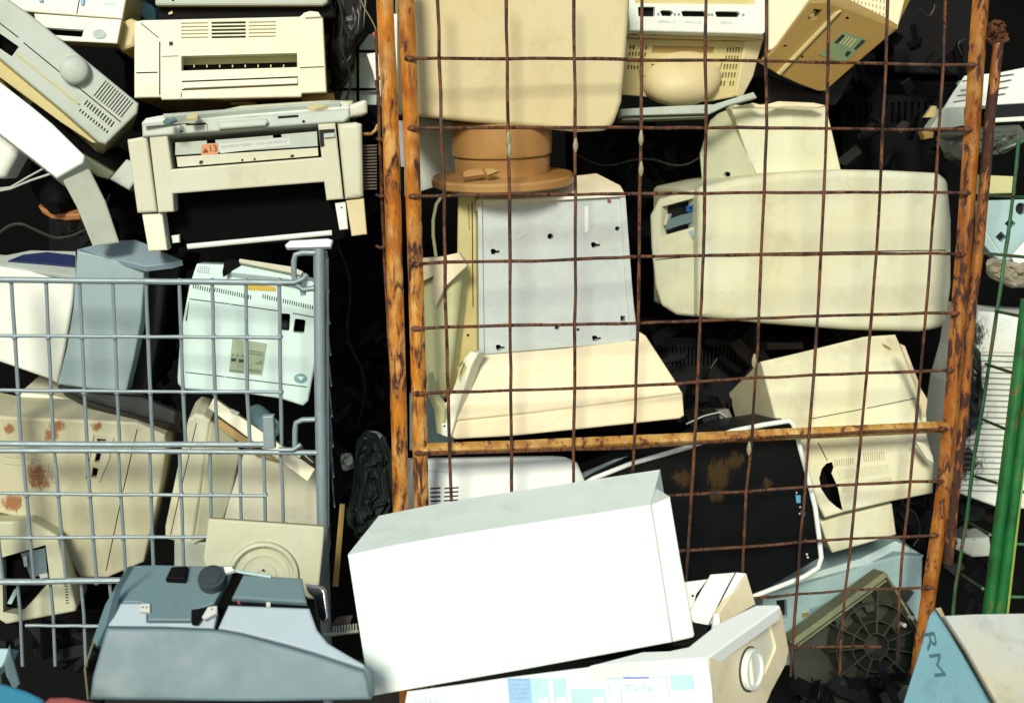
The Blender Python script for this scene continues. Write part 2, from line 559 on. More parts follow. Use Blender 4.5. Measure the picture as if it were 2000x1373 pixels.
    def lathe(s, name, c, axis, prof, mat, parent=None, seg=40, label=None, squash=1.0, mats=None, fmf=None):
        """a turned body: prof = (radius, height) from centre c along axis"""
        axis = axis.normalized()
        ref = Vector((1, 0, 0)) if abs(axis.x) < 0.9 else Vector((0, 0, 1))
        a1 = (ref - axis * ref.dot(axis)).normalized()
        a2 = axis.cross(a1)
        verts, faces = [], []
        for (r, h) in prof:
            for k in range(seg):
                t = 2 * math.pi * k / seg
                verts.append(c + axis * h + a1 * (r * math.cos(t)) + a2 * (r * math.sin(t) * squash))
        for i in range(len(prof) - 1):
            for k in range(seg):
                j = (k + 1) % seg
                faces.append((i * seg + k, i * seg + j, (i + 1) * seg + j, (i + 1) * seg + k))
        faces.append(tuple(reversed(range(seg))))
        faces.append(tuple(range(len(verts) - seg, len(verts))))
        return s.add(name, verts, faces, mats or [mat], None, parent, True, label)

    def text(s, name, pl, body, p0, p1, hpx, mat, off=0.0006, parent=None, bold=0.0):
        """lettering laid on a plane with its baseline from p0 towards p1, as wide as that"""
        a, b = Vector(pl.uv(*p0, off)), Vector(pl.uv(*p1, off))
        cu = bpy.data.curves.new(name, 'FONT')
        cu.body = body; cu.size = 1.0; cu.offset = bold; cu.extrude = 0; cu.resolution_u = 3
        to = bpy.data.objects.new(name, cu)
        COL.objects.link(to)
        dg = bpy.context.evaluated_depsgraph_get()
        me = bpy.data.meshes.new_from_object(to.evaluated_get(dg))
        bpy.data.objects.remove(to)
        vs = [v.co.copy() for v in me.vertices]
        if not vs: return None
        x0, x1 = min(v.x for v in vs), max(v.x for v in vs)
        y1 = max(v.y for v in vs)
        e = (b - a); L = e.length; e.normalize(); f = Vector((-e.y, e.x))
        H = hpx / FPX * (pl.o - CAM).dot(FWD)
        verts = []
        for v in vs:
            q = a + e * ((v.x - x0) / (x1 - x0) * L) + f * (v.y / y1 * H)
            verts.append(pl.w(q.x, q.y, off))
        faces = [tuple(p.vertices) for p in me.polygons]
        bpy.data.meshes.remove(me)
        return s.add(name, verts, faces, [mat], None, parent)

def seg_quad(a, b, w):
    """a thin quad of w px round the line a-b: a groove"""
    dx, dy = b[0] - a[0], b[1] - a[1]
    l = math.hypot(dx, dy); nx, ny = -dy / l * w / 2, dx / l * w / 2
    return [(a[0] + nx, a[1] + ny), (b[0] + nx, b[1] + ny), (b[0] - nx, b[1] - ny), (a[0] - nx, a[1] - ny)]

def grid(q, nx, ny, fx=0.5, fy=0.6, skip=None):
    """nx by ny openings inside the quad q = top left, top right, bottom right, bottom left"""
    def bl(u, v):
        t = (q[0][0] + (q[1][0] - q[0][0]) * u, q[0][1] + (q[1][1] - q[0][1]) * u)
        b = (q[3][0] + (q[2][0] - q[3][0]) * u, q[3][1] + (q[2][1] - q[3][1]) * u)
        return (t[0] + (b[0] - t[0]) * v, t[1] + (b[1] - t[1]) * v)
    out = []
    for i in range(nx):
        for j in range(ny):
            if skip and (i, j) in skip: continue
            u0, u1 = (i + 0.5 - fx / 2) / nx, (i + 0.5 + fx / 2) / nx
            v0, v1 = (j + 0.5 - fy / 2) / ny, (j + 0.5 + fy / 2) / ny
            out.append([bl(u0, v0), bl(u1, v0), bl(u1, v1), bl(u0, v1)])
    return out

def circ(x, y, r, n=10, sq=1.0):
    return [(x + r * math.cos(2 * math.pi * k / n), y + r * sq * math.sin(2 * math.pi * k / n)) for k in range(n)]

def H(polys, d=0.006, m=deepblack):
    return [(p, d, m) for p in polys]

def G(*segs, w=2.4, d=0.003, m=deepblack):
    return [(seg_quad(a, b, w), d, m) for a, b in segs]

def path(pl, pts, off=0.0):
    return [pl.at(x, y, off) for x, y in pts]

# ---------------------------------------------------------------- ground, and unseen walls and roof added to keep the gaps black
def slab(name, lo, hi, mat):
    x0, y0, z0 = lo; x1, y1, z1 = hi
    v = [Vector(p) for p in ((x0, y0, z0), (x1, y0, z0), (x1, y1, z0), (x0, y1, z0), (x0, y0, z1), (x1, y0, z1), (x1, y1, z1), (x0, y1, z1))]
    f = [(3, 2, 1, 0), (4, 5, 6, 7), (0, 1, 5, 4), (1, 2, 6, 5), (2, 3, 7, 6), (3, 0, 4, 7)]
    o = link(name, v, f, [mat], None)
    o['kind'] = 'structure'
    return o
concrete = plastic('shade_darkened_ground', (0.035, 0.033, 0.030), dirt=0.6, rough=0.9)  # ground colour darkened so that the low gaps read as shade
wallm = plastic('shade_black_wall', (0.004, 0.004, 0.0045), dirt=0.5, rough=0.95, spec=0.05)  # near-black: the depth's shade is put into the wall colour
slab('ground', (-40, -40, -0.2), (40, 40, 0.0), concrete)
slab('shade_back_wall', (-3.2, 3.30, 0.0), (3.2, 3.45, 2.75), wallm)
slab('shade_left_wall', (-3.2, 2.0, 0.0), (-3.05, 3.295, 2.75), wallm)
slab('shade_right_wall', (3.05, 2.0, 0.0), (3.2, 3.295, 2.75), wallm)
slab('shade_roof', (-3.3, 1.9, 2.755), (3.3, 3.5, 2.85), wallm)

# ================================================================ things stacked on the left
# ---- white desktop computer, top left
t = Thing('desktop_computer', 'white desktop computer with a black disk slot at the top left behind the leaning console', 'computer', 140, 90, 2.02)
p = Plane(140, 40, 2.02, 6, 4)
b = t.prism('body', p, [(-70, -70), (252, -70), (247, -5), (239, 38), (80, 26), (-70, 14)], whitep, side=yellowed, back=((247, -5), (282, 38, 2.30)), bev=.003, holes=G(((155, 0), (150, 28)), w=2.5))
t.prism('front_lip', p, [(66, 27), (238, 39), (229, 86), (124, 81), (70, 50)], whitep, th=.05, off=.012, bev=.002, side=yellowed,
        holes=H([[(86, 54), (164, 59), (160, 73), (104, 69)]], .02))
t.prism('lower_side', p, [(240, 40), (256, 36), (276, 44), (262, 92), (238, 101), (229, 90)], yellowed, th=.12, off=-.012, bev=.006)
t.prism('emblem', p, circ(194, 67, 13, 16, .72), grey_ink, th=.001, off=.0135, bev=0)
t.prism('power_button', p, [(76, -8), (84, -8), (83, 5), (76, 4)], blue_ink, th=.006, off=.004, bev=.001)
t.prism('power_button', p, [(157, -8), (166, -8), (163, 11), (157, 10)], blue_ink, th=.006, off=.004, bev=.001)
t.text('lettering', p, 'computer', (200, 10), (226, 11), 6, aqua_ink)

t = Thing('plastic_tub', 'blue plastic tub showing between the white desktop computer and the upper printer', 'tub', 280, 60, 2.25)
p = Plane(280, 30, 2.25, 8)
t.prism('shell', p, [(252, 8), (285, 4), (303, 16), (306, 60), (262, 60)], plastic('mid_blue_plastic', (0.16, 0.36, 0.46), dirt=.2), th=.14, r=.008, bev=.006)
t.prism('inner_wall', p, [(256, 12), (262, 10), (300, 62), (284, 62)], darkp, th=.001, off=.002, bev=0)

# ---- long console leaning across the corner
t = Thing('console', 'long grey console leaning diagonally in the upper left corner with a round knob', 'console', 150, 200, 1.88)
p = Plane(120, 150, 1.88, 12, 4)
vents = grid([(206, 155), (263, 201), (237, 233), (180, 188)], 12, 1, .42, .92) + grid([(169, 194), (226, 240), (218, 251), (162, 204)], 11, 1, .45, .92)
v3 = grid([(156, 211), (214, 257), (210, 263), (152, 217)], 11, 1, .45, .9)
t.prism('housing', p, [(-80, -90), (12, -4), (60, 30), (271, 203), (268, 222), (206, 283), (192, 279), (120, 216), (0, 116), (-80, 50)], greyw, bev=.004,
        side=yellowed, back=((0, 116), (8, 165, 2.02)), segs=3,
        holes=G(((46, 84), (236, 239)), w=2.2) + G(((-50, 8), (36, 74)), w=2.2) + H([[(-20, 52), (37, 92), (23, 111), (-20, 82)]], .03) + H(vents) + H(v3))
t.prism('ridge', p, [(33, 104), (154, 202), (153, 205), (31, 107)], yellowed, th=.004, off=.003, bev=.0006)
kc = p.at(147, 139)
kn = t.lathe('knob', kc, p.n, [(.0225, -.002), (.0225, .010), (.0215, .014), (.018, .0175), (.011, .0195), (.003, .0203)], greyw)
t.prism('underside', p, [(0, 119), (60, 168), (150, 243), (197, 281), (180, 279), (120, 240), (0, 152), (-60, 110), (-60, 70)], yellowed, th=.06, off=-.02, bev=.001,
        holes=H([circ(20, 132, 4, 8)]))
t.prism('lower_bracket', Plane(120, 230, 2.0, 12), [(85, 212), (150, 240), (215, 292), (200, 300), (120, 262)], olive, th=.05, bev=.002, holes=H([circ(140, 243, 3, 6), circ(158, 254, 3, 6), circ(173, 264, 3, 6)]))

# ---- pieces behind the console
t = Thing('side_panel', 'brown tan panel edge wedged beneath the leaning console by the left picture edge', 'panel', 20, 190, 1.98, solo=True)
t.prism('x', Plane(20, 180, 1.98, 20), [(-60, 110), (0, 152), (42, 200), (30, 208), (-60, 190)], brownp, th=.05)
t = Thing('casing_rail', 'black rail running down to the right beneath the leaning console', 'rail', 150, 290, 1.97, solo=True)
t.prism('x', Plane(150, 280, 1.97, 12, -10), [(60, 205), (75, 200), (140, 262), (250, 318), (232, 340), (150, 300), (60, 228)], blackp, th=.08, bev=.003)
t = Thing('trim_strip', 'dull olive trim strip below the black rail left of the lower printer', 'trim', 190, 335, 1.96, solo=True)
t.prism('x', Plane(190, 330, 1.96, 12), [(140, 296), (160, 300), (224, 338), (212, 351), (190, 345), (150, 318)], olive, th=.03)
t = Thing('paper_tray', 'small pale tray corner sticking out left of the lower printer', 'tray', 235, 350, 1.93, solo=True)
t.prism('x', Plane(235, 340, 1.93, 0, 10), [(246, 311), (262, 316), (266, 352), (252, 372), (213, 350)], greyw, th=.03, bev=.003)

# ---- white monitor frame (bright bar and grey leg)
t = Thing('stripped_monitor', 'bright white monitor front lying on its edge at the left below the leaning console', 'monitor', 110, 330, 1.80)
pa = Plane(80, 250, 1.80, -8, 30)
t.prism('front_frame', pa, [(-80, 100), (0, 160), (58, 205), (100, 240), (163, 302), (160, 316), (108, 346), (60, 308), (0, 262), (-80, 200)], brightp, th=.03, bev=.005, segs=3, side=greyw)
pb = Plane(160, 400, 1.80, 22, -6)
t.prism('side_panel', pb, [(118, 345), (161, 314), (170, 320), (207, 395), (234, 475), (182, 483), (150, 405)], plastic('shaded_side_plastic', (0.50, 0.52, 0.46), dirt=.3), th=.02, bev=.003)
pc = Plane(0, 300, 1.90, 0)
t.prism('inner_shell', pc, [(-60, 215), (0, 250), (38, 285), (30, 310), (8, 350), (-60, 350)], whitep, th=.05, bev=.012, segs=4, r=.006, smooth=True)

t = Thing('picture_tube', 'black picture tube with a brown copper coil in the dark gap at the left', 'picture tube', 115, 430, 1.98)
c0 = W(118, 385, 2.02)
t.lathe('glass_cone', c0, Vector((.1, -.9, -.35)), [(.075, -.12), (.06, -.05), (.038, -.01), (.03, .02), (.012, .04), (.010, .05)], blackp)
pp = Plane(118, 405, 1.99, 0, -20)
t.prism('coil', pp, [(74, 404), (95, 412), (128, 419), (156, 418), (158, 430), (128, 432), (100, 428), (82, 417)], plastic('copper_coil', (.42, .17, .06), dirt=.5), th=.02, bev=.003)
t = Thing('cable', 'grey cables sagging into the dark gap at the left picture edge', 'cable', 50, 360, 1.83)
t.tube('wire', path(Plane(50, 350, 1.80), [(-30, 378), (20, 370), (60, 352), (105, 338)]), .0018, greyw, jit=.0006)
t.tube('wire', path(Plane(50, 350, 1.82), [(-30, 372), (20, 366), (55, 345), (88, 328)]), .0014, greyw, jit=.0006)

# ---- grey machine at the very top
t = Thing('flatbed_machine', 'grey machine with a black base at the top edge above the cream printer', 'machine', 470, 40, 1.98)
p = Plane(470, 5, 1.98, 7)
t.prism('cover', p, [(300, -80), (642, -80), (640, 6), (630, 12), (303, 12)], greyw, th=.3, r=.004, bev=.004, holes=H([circ(338, 1, 3, 6)]))
t.prism('base', p, [(306, 13), (650, 9), (658, 36), (560, 40), (308, 44)], blackp, th=.3, off=-.02, bev=.004)
t.prism('screw_boss', p, [(328, 26), (336, 22), (338, 27), (330, 30)], tan, th=.004, off=-.015, bev=.0005)

# ---- cream laser printer
t = Thing('laser_printer', 'cream printer with ribbed vents and paper slot, upper of the two stacked printers', 'printer', 450, 196, 1.90)
p = Plane(450, 110, 1.90, 8, 2)
shal = []
for k in range(5):
    y = 46.5 + k * 7
    shal += [seg_quad((354, y), (407, y - 1), 2.6), seg_quad((486, y - 2), (539, y - 3), 2.6)]
deep = [seg_quad((413, 46.5 + k * 7 - 1), (480, 46.5 + k * 7 - 2.2), 4.2) for k in range(5)]
HB = [(262, 43), (278, 40), (585, 33), (593, 27), (623, 27), (631, 36), (638, 181), (590, 183), (588, 190), (356, 195), (316, 196), (314, 191), (262, 192)]
t.prism('housing', p, HB, cream, side=brownp, th=.34, bev=.003, segs=3,
        holes=H(shal, .0025, yellowed) + H(deep, .012) + H([[(330, 82), (338, 82), (338, 90), (330, 90)]], .01, olive)
        + [([(354, 110), (580, 104), (581, 132), (354, 139)], .035, paleyel)]
        + G(((275, 46), (310, 75)), w=1.8) + G(((312, 82), (312, 186)), w=2.6)
        + G(((266, 143), (308, 142)), w=2.6) + G(((586, 133), (634, 131)), w=2.2)
        + G(((316, 111), (349, 110)), w=1.5)
        + G(((355, 160), (582, 151)), w=3.2, d=.006, m=deepblack) + G(((355, 176), (582, 166)), w=3.2, d=.006, m=brownp) + G(((354, 181), (354, 191)), w=2))
t.prism('paper_guide', p, [(356, 128), (579, 122), (579, 131), (356, 138)], deepblack, th=.004, off=-.026, bev=0)
for i in range(8):
    x = 378 + i * 25
    t.prism('feed_tooth', p, [(x, 127), (x + 2, 127), (x + 2, 132), (x, 132)], paleyel, th=.004, off=-.02, bev=0)
t.prism('corner_cap', p, [(592, 26), (606, 22), (622, 24), (628, 34), (596, 36)], cream2, th=.03, off=.004, bev=.002)
t.prism('front_bar', p, [(358, 162), (581, 153), (581, 164), (358, 173)], cream2, th=.004, off=.004, bev=.001)
t.prism('foot', Plane(620, 190, 1.98, 8), [(587, 186), (652, 182), (654, 198), (590, 200)], brownp, th=.2)
t.prism('foot', Plane(480, 200, 2.0, 8), [(450, 194), (500, 192), (500, 206), (450, 206)], brownp, th=.2)

# ---- lower printer
t = Thing('office_printer', 'large stripped beige printer with orange 13 label, lower of two stacked printers', 'printer', 480, 490, 1.80)
p = Plane(450, 330, 1.80, 8, 0)
frame = t.prism('front_frame', p, [(291, 266), (327, 264), (336, 331), (628, 308), (621, 243), (655, 241), (671, 389), (638, 392), (633, 356), (338, 379), (340, 414), (309, 416)],
                beige, th=.05, bev=.0025, segs=2)
t.prism('side_cover', p, [(248, 273), (287, 266), (307, 415), (268, 417)], beige, th=.09, bev=.004, segs=3, r=.002)
t.prism('side_cover', p, [(659, 242), (695, 239), (707, 243), (710, 384), (701, 388), (674, 390)], beige, th=.16, bev=.008, segs=4, smooth=True)
t.prism('foot', p, [(277, 418), (317, 417), (327, 489), (290, 491)], cream, th=.05, off=-.008)
t.prism('foot', p, [(676, 392), (711, 388), (717, 458), (687, 462)], tan, th=.05, off=-.008)
t.prism('bracket', p, [(654, 397), (675, 394), (680, 448), (663, 450)], whitep, th=.01, off=-.012, holes=H([circ(667, 406, 2, 6)]))
t.prism('cavity', p, [(325, 252), (625, 236), (700, 244), (706, 455), (655, 470), (300, 486), (292, 400)], deepblack, th=.22, off=-.052, bev=0, side=blackp)
up = t.prism('upper_plate', p, [(342, 279), (404, 275), (404, 281), (421, 280), (420, 274), (533, 265), (534, 270), (550, 269), (549, 263), (619, 257), (621, 286), (342, 304)], greyw, th=.006, off=-.014, bev=.001)
t.prism('lower_plate', p, [(344, 307), (621, 289), (622, 305), (347, 327)], beige, th=.006, off=-.010, bev=.001,
        holes=H([circ(393, 318, 4.5, 8), circ(571, 306, 4, 8), seg_quad((473, 311), (474, 318), 4), seg_quad((497, 309), (498, 316), 4)]))
t.prism('warning_label', p, [(394, 283), (425, 280), (426, 301), (393, 304)], orange_lab, th=.0006, off=-.0132, bev=0, parent=up)
t.prism('notice_label', p, [(428, 281), (567, 269), (568, 284), (430, 300)], paper, th=.0006, off=-.0132, bev=0, parent=up)
t.text('lettering', p, '13', (411, 297), (424, 296), 13, plastic('brown_ink', (.2, .04, .02)), off=-.0124, parent=up)
t.prism('warning_mark', p, [(396, 299), (400, 291), (403, 291), (407, 298)], plastic('brown_ink', (.2, .04, .02)), th=.0003, off=-.0126, bev=0, parent=up)
t.text('lettering', p, 'DANGER INVISIBLE', (432, 289), (490, 284), 4, grey_ink, off=-.0124, parent=up)
t.text('lettering', p, 'CLASS LASER PRODUCT', (500, 283), (562, 278), 4, grey_ink, off=-.0124, parent=up)
t.prism('latch', p, [(623, 254), (653, 252), (653, 258), (631, 260), (633, 285), (626, 287)], darkp, th=.003, off=.003, bev=.0005)
t.prism('latch_plate', p, [(632, 262), (653, 260), (654, 268), (633, 270)], greyw, th=.003, off=.004, bev=.0005)
# the cover on top
pt = Plane(450, 250, 1.80, 8, 12)
cov = t.prism('cover', pt, [(277, 242), (420, 232), (560, 222), (672, 213), (682, 212), (683, 228), (672, 238), (278, 268)], greyw, th=.08, off=.012, bev=.003, segs=3,
        holes=H([seg_quad((363, 244), (403, 242), 4), seg_quad((543, 230), (583, 227), 5), circ(354, 258, 3.2, 8), circ(593, 238, 3.2, 8)], .008) + H([seg_quad((478, 230), (506, 228), 2)], .003, tan) + G(((405, 242), (405, 260)), w=1.2))
pt2 = Plane(450, 234, 1.80, 8, 66, w=pt.at(450, 230, .012))
t.prism('cover_top', pt2, [(277, 240), (285, 231), (312, 226), (324, 225), (600, 205), (664, 199), (680, 203), (682, 210), (560, 219), (420, 229)], whitep, th=.006, bev=.001)  # whiter than the cover front: the light on top is in the colour
t.prism('cover_rim', pt2, [(318, 222), (610, 201), (664, 196), (664, 200), (330, 226)], greyw, th=.012, off=.008, bev=.002)
t.prism('catch', pt2, [(365, 226), (378, 219), (388, 223), (385, 229), (364, 231)], tan, th=.006, off=.012, bev=.001)
t.prism('catch', pt2, [(600, 208), (610, 203), (640, 206), (615, 212)], tan, th=.006, off=.012, bev=.001)
t.prism('hinge_clip', pt2, [(318, 236), (326, 229), (334, 232), (340, 227), (346, 233), (330, 239)], slate, th=.005, off=.010, bev=.001)
t.prism('handle', pt, [(424, 238), (520, 231), (524, 239), (518, 246), (428, 253)], greyw, th=.012, off=.020, bev=.003, segs=3, side=olive)
t.prism('end_block', p, [(682, 205), (712, 195), (718, 199), (718, 221), (708, 226), (684, 229)], beige, th=.12, bev=.006, segs=3, smooth=True)
t.prism('rear_block', Plane(660, 200, 1.93, 8), [(420, 218), (470, 207), (560, 201), (640, 196), (690, 197), (690, 215), (430, 232)], beige2, th=.15, bev=.006)
# cooling fins at the right
for i in range(15):
    y = 284 + i * 6
    t.prism('fin', Plane(722, 330, 1.86, 8), [(709, y), (736, y - 1), (736, y + 2), (709, y + 3)], plastic('brown_fin_metal', (.10, .075, .05)), th=.03, bev=0)
t.tube('front_rail', path(Plane(500, 465, 1.84, 8), [(366, 482), (648, 455)]), .0042, whitep, sides=8)
t.prism('roller_clip', p, [(334, 461), (350, 459), (351, 474), (337, 476)], whitep, th=.012, off=-.03, bev=.002)

# ---- things in the gap between the printers and the orange gate
t = Thing('timber_post', 'dark brown timber post in the shadow behind the cream printer', 'post', 665, 60, 2.35, solo=True)
t.prism('x', Plane(665, 30, 2.35, 8), [(645, -60), (678, -60), (676, 60), (664, 120), (655, 60)], plastic('dark_wood', (.10, .045, .025), dirt=.5), th=.05)
def crumple(name, label, cat, pl, pts, mat, amp=.02, fr=14, group=None, off=.04, res=26, seed=0):
    """a crumpled bag: a closed cushion over the outline, folded by ridged noise"""
    xs = [q[0] for q in pts]; ys = [q[1] for q in pts]
    t = Thing(name, label, cat, sum(xs) / len(xs), max(ys), (pl.o - CAM).dot(FWD), group=group, solo=True)
    P = ccw([pl.uv(*q) for q in pts])
    P = rounded(P, .02, 4)
    c = Vector((sum(q[0] for q in P) / len(P), sum(q[1] for q in P) / len(P)))
    n = len(P)
    verts, faces = [], []
    K = res // 2
    for side in (1, -1):
        base = len(verts)
        verts.append(pl.w(c.x, c.y, side * off))
        for k in range(1, K + 1):
            f = k / K
            for q in P:
                verts.append(pl.w(c.x + (q[0] - c.x) * f, c.y + (q[1] - c.y) * f, side * off * math.sqrt(max(0, 1 - f * f))))
        for i in range(n):
            j = (i + 1) % n
            faces.append((base, base + 1 + i, base + 1 + j) if side > 0 else (base, base + 1 + j, base + 1 + i))
        for k in range(K - 1):
            for i in range(n):
                j = (i + 1) % n
                a, b_, c_, d_ = base + 1 + k * n + i, base + 1 + (k + 1) * n + i, base + 1 + (k + 1) * n + j, base + 1 + k * n + j
                faces.append((a, b_, c_, d_) if side > 0 else (a, d_, c_, b_))
    for i, v in enumerate(verts):
        q = v * fr + Vector((seed, seed * 2, 0))
        d = abs(mnoise.noise(q)) + .5 * abs(mnoise.noise(q * 2.3)) + .3 * abs(mnoise.noise(q * 5.1))
        verts[i] = v + pl.n * (d * amp * 2 - amp) + pl.u * (mnoise.noise(q + Vector((9, 0, 0))) * amp * .5) + pl.v * (mnoise.noise(q + Vector((0, 9, 0))) * amp * .5)
    o = t.add(name, verts, faces, [mat], None)
    return o
bagm = plastic('black_bag_film', (.012, .013, .014), dirt=.1, rough=.38)
crumple('rubbish_bag', 'black rubbish bag bulging behind the cream printer left of the orange posts', 'bag', Plane(690, 90, 2.12, 8), [(650, -40), (725, -50), (718, 60), (694, 95), (692, 135), (668, 168), (652, 180), (640, 120)], bagm, amp=.008)
t = Thing('wire_crate', 'pale blue board behind a black wire grid between the printers and the orange posts', 'crate', 705, 215, 2.22)
p = Plane(700, 150, 2.22, 8)
t.prism('board', p, [(660, 205), (668, 180), (690, 140), (700, 95), (720, 68), (745, 60), (745, 206)], mint, th=.02)
for y in (101, 175): t.tube('wire', path(p, [(650, y), (750, y)], .012), .0028, blackp, sides=6)
for x in (699, 738): t.tube('wire', path(p, [(x, 60), (x, 210)], .012), .0028, blackp, sides=6)
t = Thing('cloth_rag', 'white cloth scrap caught behind the left orange post', 'cloth', 730, 190, 2.06, solo=True)
t.prism('x', Plane(735, 150, 2.06, 8), [(716, 106), (735, 103), (745, 110), (744, 190), (737, 180), (728, 140)], white_rag, th=.004, bev=.001)
t = Thing('paper_strip', 'white paper strip showing between the two orange posts', 'paper', 782, 200, 1.95)
t.prism('sheet', Plane(780, 120, 1.95, 8), [(768, 28), (779, 28), (788, 148), (776, 148)], white_rag, th=.002, bev=0)
t.prism('sheet', Plane(785, 280, 1.95, 8), [(778, 236), (789, 236), (795, 326), (783, 326)], white_rag, th=.002, bev=0)
t = Thing('orange_plug', 'tiny orange plastic cap beside the left orange post', 'cap', 731, 72, 2.02, solo=True)
t.prism('x', Plane(731, 66, 2.02), [(727, 64), (737, 62), (736, 74), (731, 78)], plastic('orange_cap', (.7, .12, .03)), th=.01, bev=.002)

# ================================================================ the grey wire trolley and what it holds
pale_blue_top = plastic('grey_blue_lid', (0.25, 0.31, 0.35), dirt=.2, tint=(.23, .30, .36))
t = Thing('white_monitor', 'white monitor with a dark blue screen edge, leftmost in the grey wire trolley', 'monitor', 60, 730, 1.93)
p = Plane(80, 600, 1.93, 6, 0)
t.prism('housing', p, [(-90, 512), (0, 520), (147, 546), (143, 590), (128, 680), (113, 752), (98, 742), (0, 708), (-90, 680)], whitep, th=.15, bev=.006, segs=3, r=.004, smooth=True)
p2 = Plane(60, 515, 1.93, 6, 66, w=p.at(60, 528))
t.prism('top_rim', p2, [(-60, 515), (0, 501), (60, 489), (148, 491), (148, 541), (0, 517), (-60, 513)], greyw, th=.006, bev=.001, side=greyw)
t.prism('screen', p2, [(15, 509), (45, 497), (92, 492), (145, 498), (145, 520), (90, 515)], navy, th=.006, off=.003, bev=.001)

t = Thing('grey_monitor', 'slate grey monitor with a black back standing in the grey wire trolley', 'monitor', 200, 760, 1.88)
p = Plane(200, 620, 1.88, 6, 2)
t.prism('front_frame', p, [(150, 489), (282, 521), (281, 560), (276, 625), (262, 700), (247, 764), (180, 760), (112, 751), (130, 680), (143, 600)], greym, th=.04, bev=.003, segs=3)
p2 = Plane(280, 518, 1.88, 6, 62, w=p.at(215, 505))
t.prism('lid', p2, [(150, 487), (214, 470), (265, 468), (284, 475), (356, 508), (335, 514), (284, 520)], pale_blue_top, th=.01, bev=.002, segs=3)
t.prism('back_shell', Plane(310, 600, 1.93, 6), [(283, 521), (330, 516), (352, 520), (345, 545), (322, 560), (310, 660), (290, 770), (240, 770), (262, 700), (278, 620)], darkp, th=.22, bev=.006, r=.004)
t.prism('swivel_base', Plane(190, 775, 1.90, 6, 30), [(98, 748), (180, 762), (280, 770), (350, 800), (345, 830), (270, 812), (150, 775)], darkp, th=.05, bev=.006, r=.004)

# ---- pale green-white case
t = Thing('printer_case', 'pale green white printer case with two black sockets tilted in the grey wire trolley', 'printer', 480, 790, 1.87)
p = Plane(480, 650, 1.87, 8, 4)
hh = H(grid([(376, 554), (412, 563), (411, 572), (375, 563)], 8, 1, .45, .95)) + H(grid([(418, 561), (492, 577), (491, 586), (417, 570)], 17, 1, .45, .95)) + H(grid([(512, 574), (613, 597), (612, 606), (511, 583)], 23, 1, .45, .95))
hh += H(grid([(386, 519), (411, 521), (408, 536), (383, 533)], 6, 4, .5, .5), .004, slate)
s1 = rounded([(547, 612), (567, 613), (565, 647), (545, 644)], 4, 3)
s2 = rounded([(576, 622), (597, 625), (594, 652), (572, 649)], 4, 3)
t.prism('housing', p, [(384, 515), (440, 517), (500, 527), (575, 541), (620, 552), (621, 640), (616, 708), (602, 784), (592, 793), (548, 779), (480, 769), (356, 760), (347, 750), (346, 738), (350, 680), (358, 620), (369, 560)],
        mint, th=.12, bev=.004, segs=3, r=.003,
        holes=hh + H([s1, s2], .03) + G(((370, 584), (448, 594), ), w=2) + G(((450, 594.5), (543, 607.5)), w=2) + G(((572, 612), (614, 620)), w=2)
        + G(((362, 727), (440, 736)), w=2) + G(((442, 736.5), (600, 756)), w=2) + H([[(367, 589), (370, 589), (365, 627), (361, 627)]], .008, brownp) + H([seg_quad((350, 724), (349, 738), 3)], .008, brownp))
t.lathe('jack', p.at(556, 634, -.02), p.n, [(.008, 0), (.008, .01), (.004, .013)], darkp, seg=14)
pr = Plane(520, 535, 1.86, 8, 45)
t.prism('roller_cover', pr, [(446, 517), (466, 507), (572, 523), (598, 534), (590, 548), (545, 541), (450, 531)], mint, th=.02, off=.006, bev=.003, segs=3)
t.prism('feed_flap', pr, [(468, 505), (572, 521), (592, 530), (588, 536), (466, 511)], beige, th=.004, off=.018, bev=.001)
t.prism('roller_end', pr, [(438, 508), (456, 504), (468, 509), (452, 518), (434, 530)], blackp, th=.015, off=.02, bev=.002)
t.prism('warning_sticker', p, [(483, 556), (484, 553), (539, 561), (538, 569), (484, 566)], yel_lab, th=.0006, off=.0012, bev=0)
lab = t.prism('plate', p, [(454, 661), (521, 671), (511, 733), (447, 726)], olive_label, th=.0008, off=.0012, bev=0)
t.prism('divider', p, [(477, 664), (482, 665), (482, 731), (477, 731)], paper, th=.0004, off=.002, bev=0, parent=lab)
for (x, y) in ((456, 702), (471, 704)):
    t.prism('pictogram', p, [(x - 5, y - 2), (x - 1, y - 3), (x + 1, y - 1), (x + 5, y - 3), (x + 5, y + 3), (x - 4, y + 4)], ink, th=.0004, off=.002, bev=0, parent=lab)
for k in range(3):
    x = 455 + 9 * k
    t.prism('pictogram', p, circ(x, 693 + k, 2.6, 6), olive_dark, th=.0004, off=.002, bev=0, parent=lab)
for (x0, y0, x1, y1, w) in ((486, 685, 514, 689, 3), (486, 690, 514, 694, 3), (486, 723, 509, 726, 6), (450, 723, 475, 727, 3), (498, 709, 512, 711, 3), (506, 706, 512, 707, 3)):
    t.prism('print_line', p, seg_quad((x0, y0), (x1, y1), w), olive_dark, th=.0004, off=.002, bev=0, parent=lab)
t.prism('emblem', p, circ(587, 739, 13, 18, .72), plastic('teal_print', (.16, .33, .34)), th=.0006, off=.0012, bev=0)
t.prism('emblem', p, [(580, 735), (594, 736), (588, 744)], mint, th=.0004, off=.002, bev=0)

